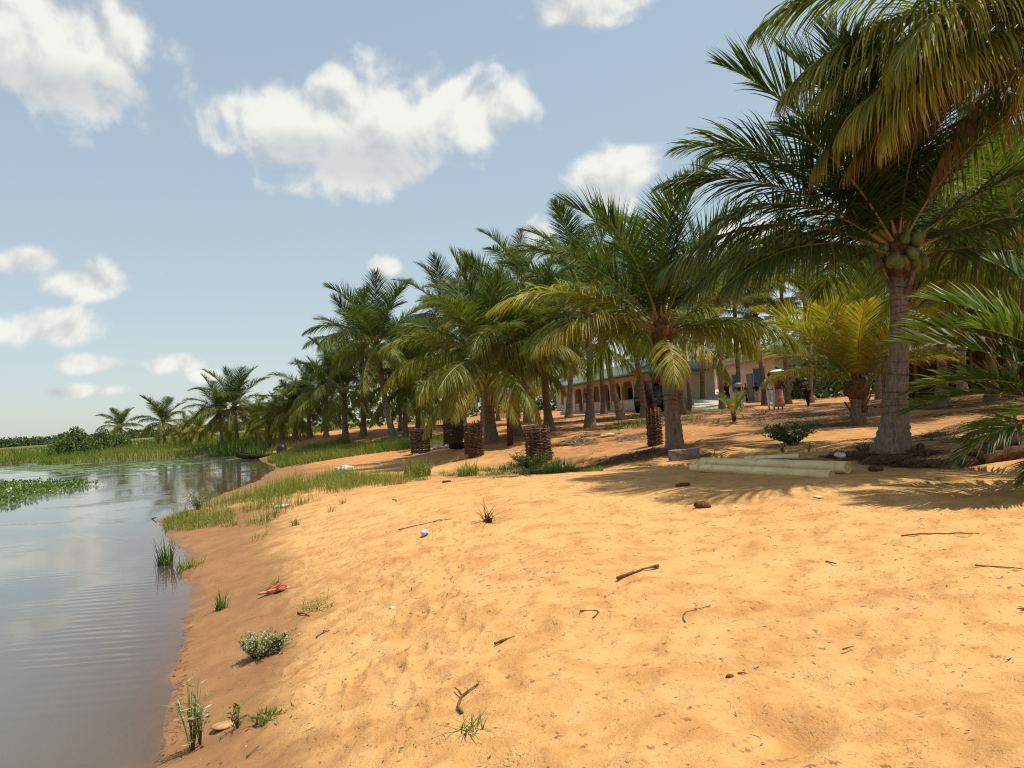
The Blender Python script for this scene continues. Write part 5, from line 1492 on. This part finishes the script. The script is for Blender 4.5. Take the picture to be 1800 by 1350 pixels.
# ------------------------------------------------------------------ car, canoe, stump, drum, table
def car():
    b = GX(9.1, 49)
    root = empty('parked_car', b, R(62), 'black car parked in the shade before the veranda', 'car')
    paint = simple('black_paint', (.010, .010, .012), .25, .5, .2, 3); glass = simple('dark_glass', (.02, .025, .03), .08, .6, .1, 3); tyre = simple('tyre_rubber', (.012, .012, .012), .9, .1, .2, 9); rim = simple('alloy_rim', (.12, .12, .125), .35, .5, .1, 9)
    prof = [(-2.15, .45), (-2.2, .80), (-2.05, 1.0), (-1.0, 1.08), (-.45, 1.58), (1.35, 1.62), (1.95, 1.12), (2.15, 1.0), (2.2, .5), (2.1, .32), (-2.0, .32)]
    def slab(pr, y0, y1, inset=0):
        m = MB(); n = len(pr)
        cx = sum(p[0] for p in pr) / n; cz = sum(p[1] for p in pr) / n
        R1 = [(p[0], y0, p[1]) for p in pr]; R2 = [(p[0], y1, p[1]) for p in pr]
        k = .93
        R0 = [(cx + (p[0] - cx) * k, y0 - .09, cz + (p[1] - cz) * k) for p in pr]; R3 = [(cx + (p[0] - cx) * k, y1 + .09, cz + (p[1] - cz) * k) for p in pr]
        rings = [R0, R1, R2, R3]; vs = [q for r_ in rings for q in r_]
        fs = [(a * n + i, a * n + (i + 1) % n, (a + 1) * n + (i + 1) % n, (a + 1) * n + i) for a in range(3) for i in range(n)]
        fs += [tuple(range(n - 1, -1, -1)), tuple(3 * n + i for i in range(n))]
        m.add(vs, fs); return m
    slab(prof, -.75, .75).build('body', paint, root, smooth_=False)
    for s in (-1, 1):
        m = MB(); y = s * .855
        m.add([(-.80, y, 1.12), (.25, y, 1.12), (.25, y, 1.50), (-.42, y, 1.50)], [(0, 1, 2, 3)]); m.add([(.32, y, 1.12), (1.55, y, 1.12), (1.25, y, 1.50), (.32, y, 1.50)], [(0, 1, 2, 3)])
        m.build('side_window', glass, root, smooth_=False)
        for x in (-1.35, 1.35):
            w = MB(); w.tube([(x, y - s * .12, .34), (x, y + s * .04, .34)], .34, 20); t = w.build('wheel', tyre, root, smooth_=False)
            q = MB(); q.tube([(x, y + s * .03, .34), (x, y + s * .055, .34)], .19, 14); q.build('rim', rim, t, smooth_=False)
        h = MB(); h.box((-2.15, s * .55, .80), (.10, .34, .14)); h.build('headlight', rim, root, smooth_=False)
    m = MB(); m.add([(-1.03, -.62, 1.10), (-1.03, .62, 1.10), (-.50, .55, 1.56), (-.50, -.55, 1.56)], [(3, 2, 1, 0)]); m.build('windscreen', glass, root, smooth_=False)
car()

def canoe():
    p = on_plane(474, 804, 0.0)
    root = empty('dugout_canoe', (p.x, p.y, 0.0), R(-6), 'dark wooden canoe drawn up where the grass meets the water', 'canoe')
    wood = simple('wet_dark_wood', (.045, .030, .020), .7, .25, .4, 6, .006)
    m = MB(); n = 15; S = 9; L = 4.6; vs = []
    for inner in (0, 1):
        for i in range(n):
            t = i / (n - 1) * 2 - 1; w = .42 * (1 - abs(t) ** 2.6) + .03; sheer = .24 + .26 * abs(t) ** 2.4
            for j in range(S):
                a = math.pi * j / (S - 1); k = .90 if inner else 1
                vs.append((t * L / 2 * (1 if not inner else .97), math.cos(a) * w * k, sheer - math.sin(a) ** .7 * (sheer + .10 - (.06 if inner else 0) - .25 * abs(t) ** 3)))
    fs = []
    for inner in (0, 1):
        o = inner * n * S
        for i in range(n - 1):
            for j in range(S - 1):
                q = (o + i * S + j, o + i * S + j + 1, o + (i + 1) * S + j + 1, o + (i + 1) * S + j); fs.append(q if inner else q[::-1])
    for i in range(n - 1):
        for j in (0, S - 1):
            fs.append((i * S + j, (i + 1) * S + j, n * S + (i + 1) * S + j, n * S + i * S + j))
    m.add(vs, fs); m.build('hull', wood, root)
    for x in (-1.1, .2, 1.2): part(root, 'thwart', wood, [((x, 0, .22), (.2, .72, .04))])
    q = G(496, 799)
    m = MB(); m.lathe([(.30, 0), (.34, .3), (.26, .55), (.12, .62)], 10, wob=.12)
    tag(m.build('drum', M['blackplastic'], loc=q), 'dark bundle standing on the beach just behind the canoe', 'bundle')
canoe()

def misc_dark():
    g = G(1152, 783)
    m = MB(); m.tube([(0, 0, .1), (.0, 0, .9), (-.05, 0, 1.3), (-.08, 0, 1.75)], [.12, .12, .11, .09], 10); root = empty('stump', g, 0, 'blackened stump with dull red band rising out of the narrow wicker guard', 'stump')
    m.build('stump_shaft', M['char'], root)
    m = MB(); m.tube([(0, 0, 1.0), (-.02, 0, 1.10)], .128, 10, cap=False); m.build('red_band', simple('red_cloth', (.07, .010, .009), .8, .2, .3, 6), root)
    g = G(806, 772); m = MB(); m.lathe([(.28, 0), (.30, .05), (.29, .45), (.30, .47), (.29, .85), (.27, .9)], 16); tag(m.build('barrel', M['blackplastic'], loc=g), 'black plastic barrel between the farthest and the slender wicker guards', 'barrel')
    g = G(778, 774); root = empty('wooden_table', g, R(10), 'rough dark wooden table behind the leftmost wicker guards', 'table')
    part(root, 'table_top', M['char'], [((0, 0, .72), (1.3, .7, .06))])
    for x in (-.55, .55):
        for y in (-.28, .28): part(root, 'leg', M['char'], [((x, y, .34), (.07, .07, .70))])
    g = G(808, 788); m = MB()
    n1, n2 = 20, 10
    for kz in (0,):
        vs = [((.30 + .11 * math.cos(2 * math.pi * j / n2)) * math.cos(2 * math.pi * i / n1), (.30 + .11 * math.cos(2 * math.pi * j / n2)) * math.sin(2 * math.pi * i / n1), .1 + .11 * math.sin(2 * math.pi * j / n2)) for i in range(n1) for j in range(n2)]
        m.add(vs, [(i * n2 + j, ((i + 1) % n1) * n2 + j, ((i + 1) % n1) * n2 + (j + 1) % n2, i * n2 + (j + 1) % n2) for i in range(n1) for j in range(n2)])
    tag(m.build('old_tyre', simple('old_rubber', (.015, .014, .013), .9, .1, .3, 9), loc=g), 'black old tyre lying between the farthest and slender guards', 'tyre')
misc_dark()

# ------------------------------------------------------------------ people
SKIN = simple('dark_skin', (.060, .030, .018), .55, .35, .15, 8)
HAIR = simple('black_hair', (.010, .009, .008), .9, .1, .2, 20)
def skin_mesh(name, V, E, Rd, mats, sub=1):
    me = bpy.data.meshes.new(name + '_cage'); me.from_pydata(V, E, [])
    o = bpy.data.objects.new(name + '_cage', me); COL.objects.link(o)
    o.modifiers.new('s', 'SKIN'); sm = o.modifiers.new('d', 'SUBSURF'); sm.levels = sub; sm.render_levels = sub
    for i, r in enumerate(Rd):
        me.skin_vertices[0].data[i].radius = r if isinstance(r, tuple) else (r, r); me.skin_vertices[0].data[i].use_root = (i == 0)
    dg = bpy.context.evaluated_depsgraph_get(); dg.update()
    out = bpy.data.meshes.new_from_object(o.evaluated_get(dg)); out.name = name
    bpy.data.objects.remove(o); bpy.data.meshes.remove(me)
    out.materials.clear()
    for m_ in mats: out.materials.append(m_)
    out.polygons.foreach_set('use_smooth', [True] * len(out.polygons)); return out

def person(px, py, h, rz, label, top, bottom, skirt=False, arms='down', stride=.0, stoop=0.0, load=None, sleeves=True, loc=None):
    b = loc or G(px, py); k = h / 1.7
    root = empty('person', b, rz, label, 'person', 'people by the grove'); root.scale = (k, k, k)
    V, E, Rd, ID = [], [], [], {}
    def add(n, p, r, par=None):
        ID[n] = len(V); V.append(p); Rd.append(r)
        if par: E.append((ID[par], ID[n]))
    L = lambda z: -stoop * max(0, z - .92)          # stooping shifts the upper body forward (-y)
    D = lambda z: z - abs(stoop) * .35 * max(0, z - .92)
    add('pel', (0, 0, .93), (.135, .10)); add('sp', (0, L(1.15), D(1.15)), (.115, .085), 'pel'); add('ch', (0, L(1.36), D(1.36)), (.14, .095), 'sp')
    add('nk', (0, L(1.47), D(1.47)), .05, 'ch'); add('hd0', (0, L(1.53) - .015, D(1.54)), (.068, .078), 'nk'); add('hd1', (0, L(1.62) - .015, D(1.63)), (.075, .09), 'hd0'); add('hd2', (0, L(1.69) - .005, D(1.70)), .05, 'hd1')
    add('nose', (0, L(1.6) - .105, D(1.60)), .014, 'hd1')
    for s in (-1, 1):
        q = 'l' if s < 0 else 'r'
        add('sh' + q, (s * .165, L(1.41), D(1.41)), .055, 'ch')
        if arms == 'up' or (arms == 'one' and s > 0):
            add('el' + q, (s * .30, L(1.55) - .06, D(1.58)), .040, 'sh' + q); add('wr' + q, (s * .20, L(1.75) - .04, D(1.80)), .028, 'el' + q); hp = Vector((s * .17, L(1.8) - .04, D(1.87))); fd = Vector((-s * .25, 0, 1))
        elif arms == 'fwd':
            add('el' + q, (s * .22, L(1.25) - .08, D(1.17)), .040, 'sh' + q); add('wr' + q, (s * .16, L(1.2) - .30, D(1.10)), .028, 'el' + q); hp = Vector((s * .14, L(1.2) - .38, D(1.09))); fd = Vector((-s * .1, -1, -.2))
        else:
            add('el' + q, (s * .215, L(1.2) + .02 + s * stride * .15, D(1.13)), .040, 'sh' + q); add('wr' + q, (s * .235, L(1.0) - .05 + s * stride * .35, D(.90)), .028, 'el' + q); hp = Vector((s * .235, L(1.0) - .06 + s * stride * .4, D(.83))); fd = Vector((0, -.2, -1))
        add('ha' + q, tuple(hp), (.038, .018), 'wr' + q)
        fd.normalize()
        for f, (o_, ln) in enumerate(((-.028, .075), (-.010, .085), (.010, .08), (.026, .065))):
            add('f%d%s' % (f, q), tuple(hp + fd * ln + Vector((0, o_, 0)) - Vector((s * .012 * f, 0, 0)) * .3), .009, 'ha' + q)
        add('th' + q, tuple(hp + fd * .03 + Vector((-s * .01, -.05, 0))), .010, 'ha' + q)
        add('hp' + q, (s * .085, 0, .88), .085, 'pel'); add('kn' + q, (s * .095, -s * stride * .5 - .015, .49), .056, 'hp' + q); add('an' + q, (s * .095, -s * stride * .9 + .02, .085), .036, 'kn' + q); add('to' + q, (s * .10, -s * stride * .9 - .12, .03), (.038, .02), 'an' + q)
    link('body', skin_mesh('body', V, E, Rd, [SKIN]), root)
    hm = MB(); hd = Vector(V[ID['hd1']])
    prof = [(.084, -.02), (.088, .02), (.08, .06), (.05, .095), (.01, .108)]
    hm.lathe(prof, 12, (hd.x, hd.y + .012, hd.z), wob=.05); hm.build('hair', HAIR, root)
    def cloth(name, keys, edges, pad, mat):
        idx = {q: i for i, q in enumerate(keys)}
        r2 = [tuple((a + pad) for a in (Rd[ID[q]] if isinstance(Rd[ID[q]], tuple) else (Rd[ID[q]],) * 2)) for q in keys]
        link(name, skin_mesh(name, [V[ID[q]] for q in keys], [(idx[a], idx[b_]) for a, b_ in edges], r2, [mat]), root)
    kt = ['sp', 'pel', 'ch', 'shl', 'shr']; et = [('sp', 'pel'), ('sp', 'ch'), ('ch', 'shl'), ('ch', 'shr')]
    if sleeves: kt += ['ell', 'elr']; et += [('shl', 'ell'), ('shr', 'elr')]
    if top: cloth('shirt', kt, et, .018, top)
    if bottom and not skirt:
        cloth('trousers', ['pel', 'hpl', 'knl', 'anl', 'hpr', 'knr', 'anr'], [('pel', 'hpl'), ('hpl', 'knl'), ('knl', 'anl'), ('pel', 'hpr'), ('hpr', 'knr'), ('knr', 'anr')], .022, bottom)
    if bottom and skirt:
        m = MB(); m.lathe([(.14, 1.04), (.17, .92), (.19, .70), (.22, .40), (.23, .20)], 16, wob=.05); m.build('skirt', bottom, root)
    if load: load(root, Vector(V[ID['hd2']]))
    return root

def basin(mat, r=.26, heap=None):
    def f(root, top):
        T = root.matrix_world if False else None
        e = empty('basin', Vector(root.location) + Matrix.Rotation(root.rotation_euler.z, 3, 'Z') @ (top * root.scale.x) + Vector((0, 0, .02)), 0, basin.label, 'basin', 'loads carried on heads')
        m = MB(); m.lathe([(r * .55, 0), (r * .62, .02), (r * .98, .15), (r * 1.06, .155), (r * .96, .14), (r * .55, .03)], 18, cap=False); m.add([(r * .56 * math.cos(a * .349), r * .56 * math.sin(a * .349), .012) for a in range(18)], [tuple(range(18))])
        m.build('basin_shell', mat, e)
        if heap:
            q = MB(); q.lathe([(r * .85, .10), (r * .7, .18), (r * .35, .24), (.01, .25)], 12, wob=.1); q.build('contents', heap, e)
    return f
white_c = simple('white_cotton', (.72, .70, .68), .9, .1, .08, 6); blue_c = simple('blue_cloth', (.012, .028, .22), .9, .1, .2, 6); cream_c = simple('cream_cloth', (.50, .42, .30), .9, .1, .15, 6)
red_c = simple('red_print', (.20, .045, .035), .9, .1, .8, 9, dark=(.40, .28, .20)); dark_c = simple('dark_cloth', (.018, .016, .02), .9, .1, .3, 6); maroon_c = simple('maroon_cloth', (.10, .018, .016), .9, .1, .3, 6)
enamel = simple('white_enamel', (.70, .70, .66), .3, .5, .1, 6); metal = simple('grey_basin', (.38, .38, .38), .35, .5, .15, 6); straw = simple('straw_basket', (.36, .24, .12), .9, .1, .3, 20)
basin.label = 'white basin carried on the head of the blue-skirted person'
person(1280, 716, 1.68, R(20), 'person in dark top and blue wrap skirt carrying a white basin on the head', maroon_c, blue_c, True, 'one', load=basin(enamel, .34, simple('leafy_load', (.10, .16, .05), .9, .1, .4, 9)))
basin.label = 'grey basin carried on the head of the child in cream'
person(1302, 722, 1.25, R(-20), 'child in cream clothes carrying a grey basin on the head', cream_c, cream_c, False, 'up', .15, load=basin(metal, .28, white_c))
person(1313, 707, 1.55, R(-80), 'slim person in dark clothes standing before the house wall', dark_c, dark_c, False, 'fwd', .12, sleeves=False)
person(1331, 706, 1.50, R(0), 'person in black top standing right of the slim one before the grey door', dark_c, cream_c, False, 'down')
person(1357, 723, 1.70, R(165), 'person dressed all in white walking away beside the red-print dress', white_c, white_c, False, 'down', .18)
basin.label = 'wide straw basket carried on the head of the person in red print'
person(1372, 722, 1.60, R(175), 'person in red printed wrap carrying a wide basket on the head', maroon_c, red_c, True, 'one', .0, load=basin(straw, .42, white_c))
person(1421, 716, 1.45, R(-60), 'stooping person in maroon and black in the shade of the grove', maroon_c, dark_c, False, 'fwd', .12, stoop=.7)
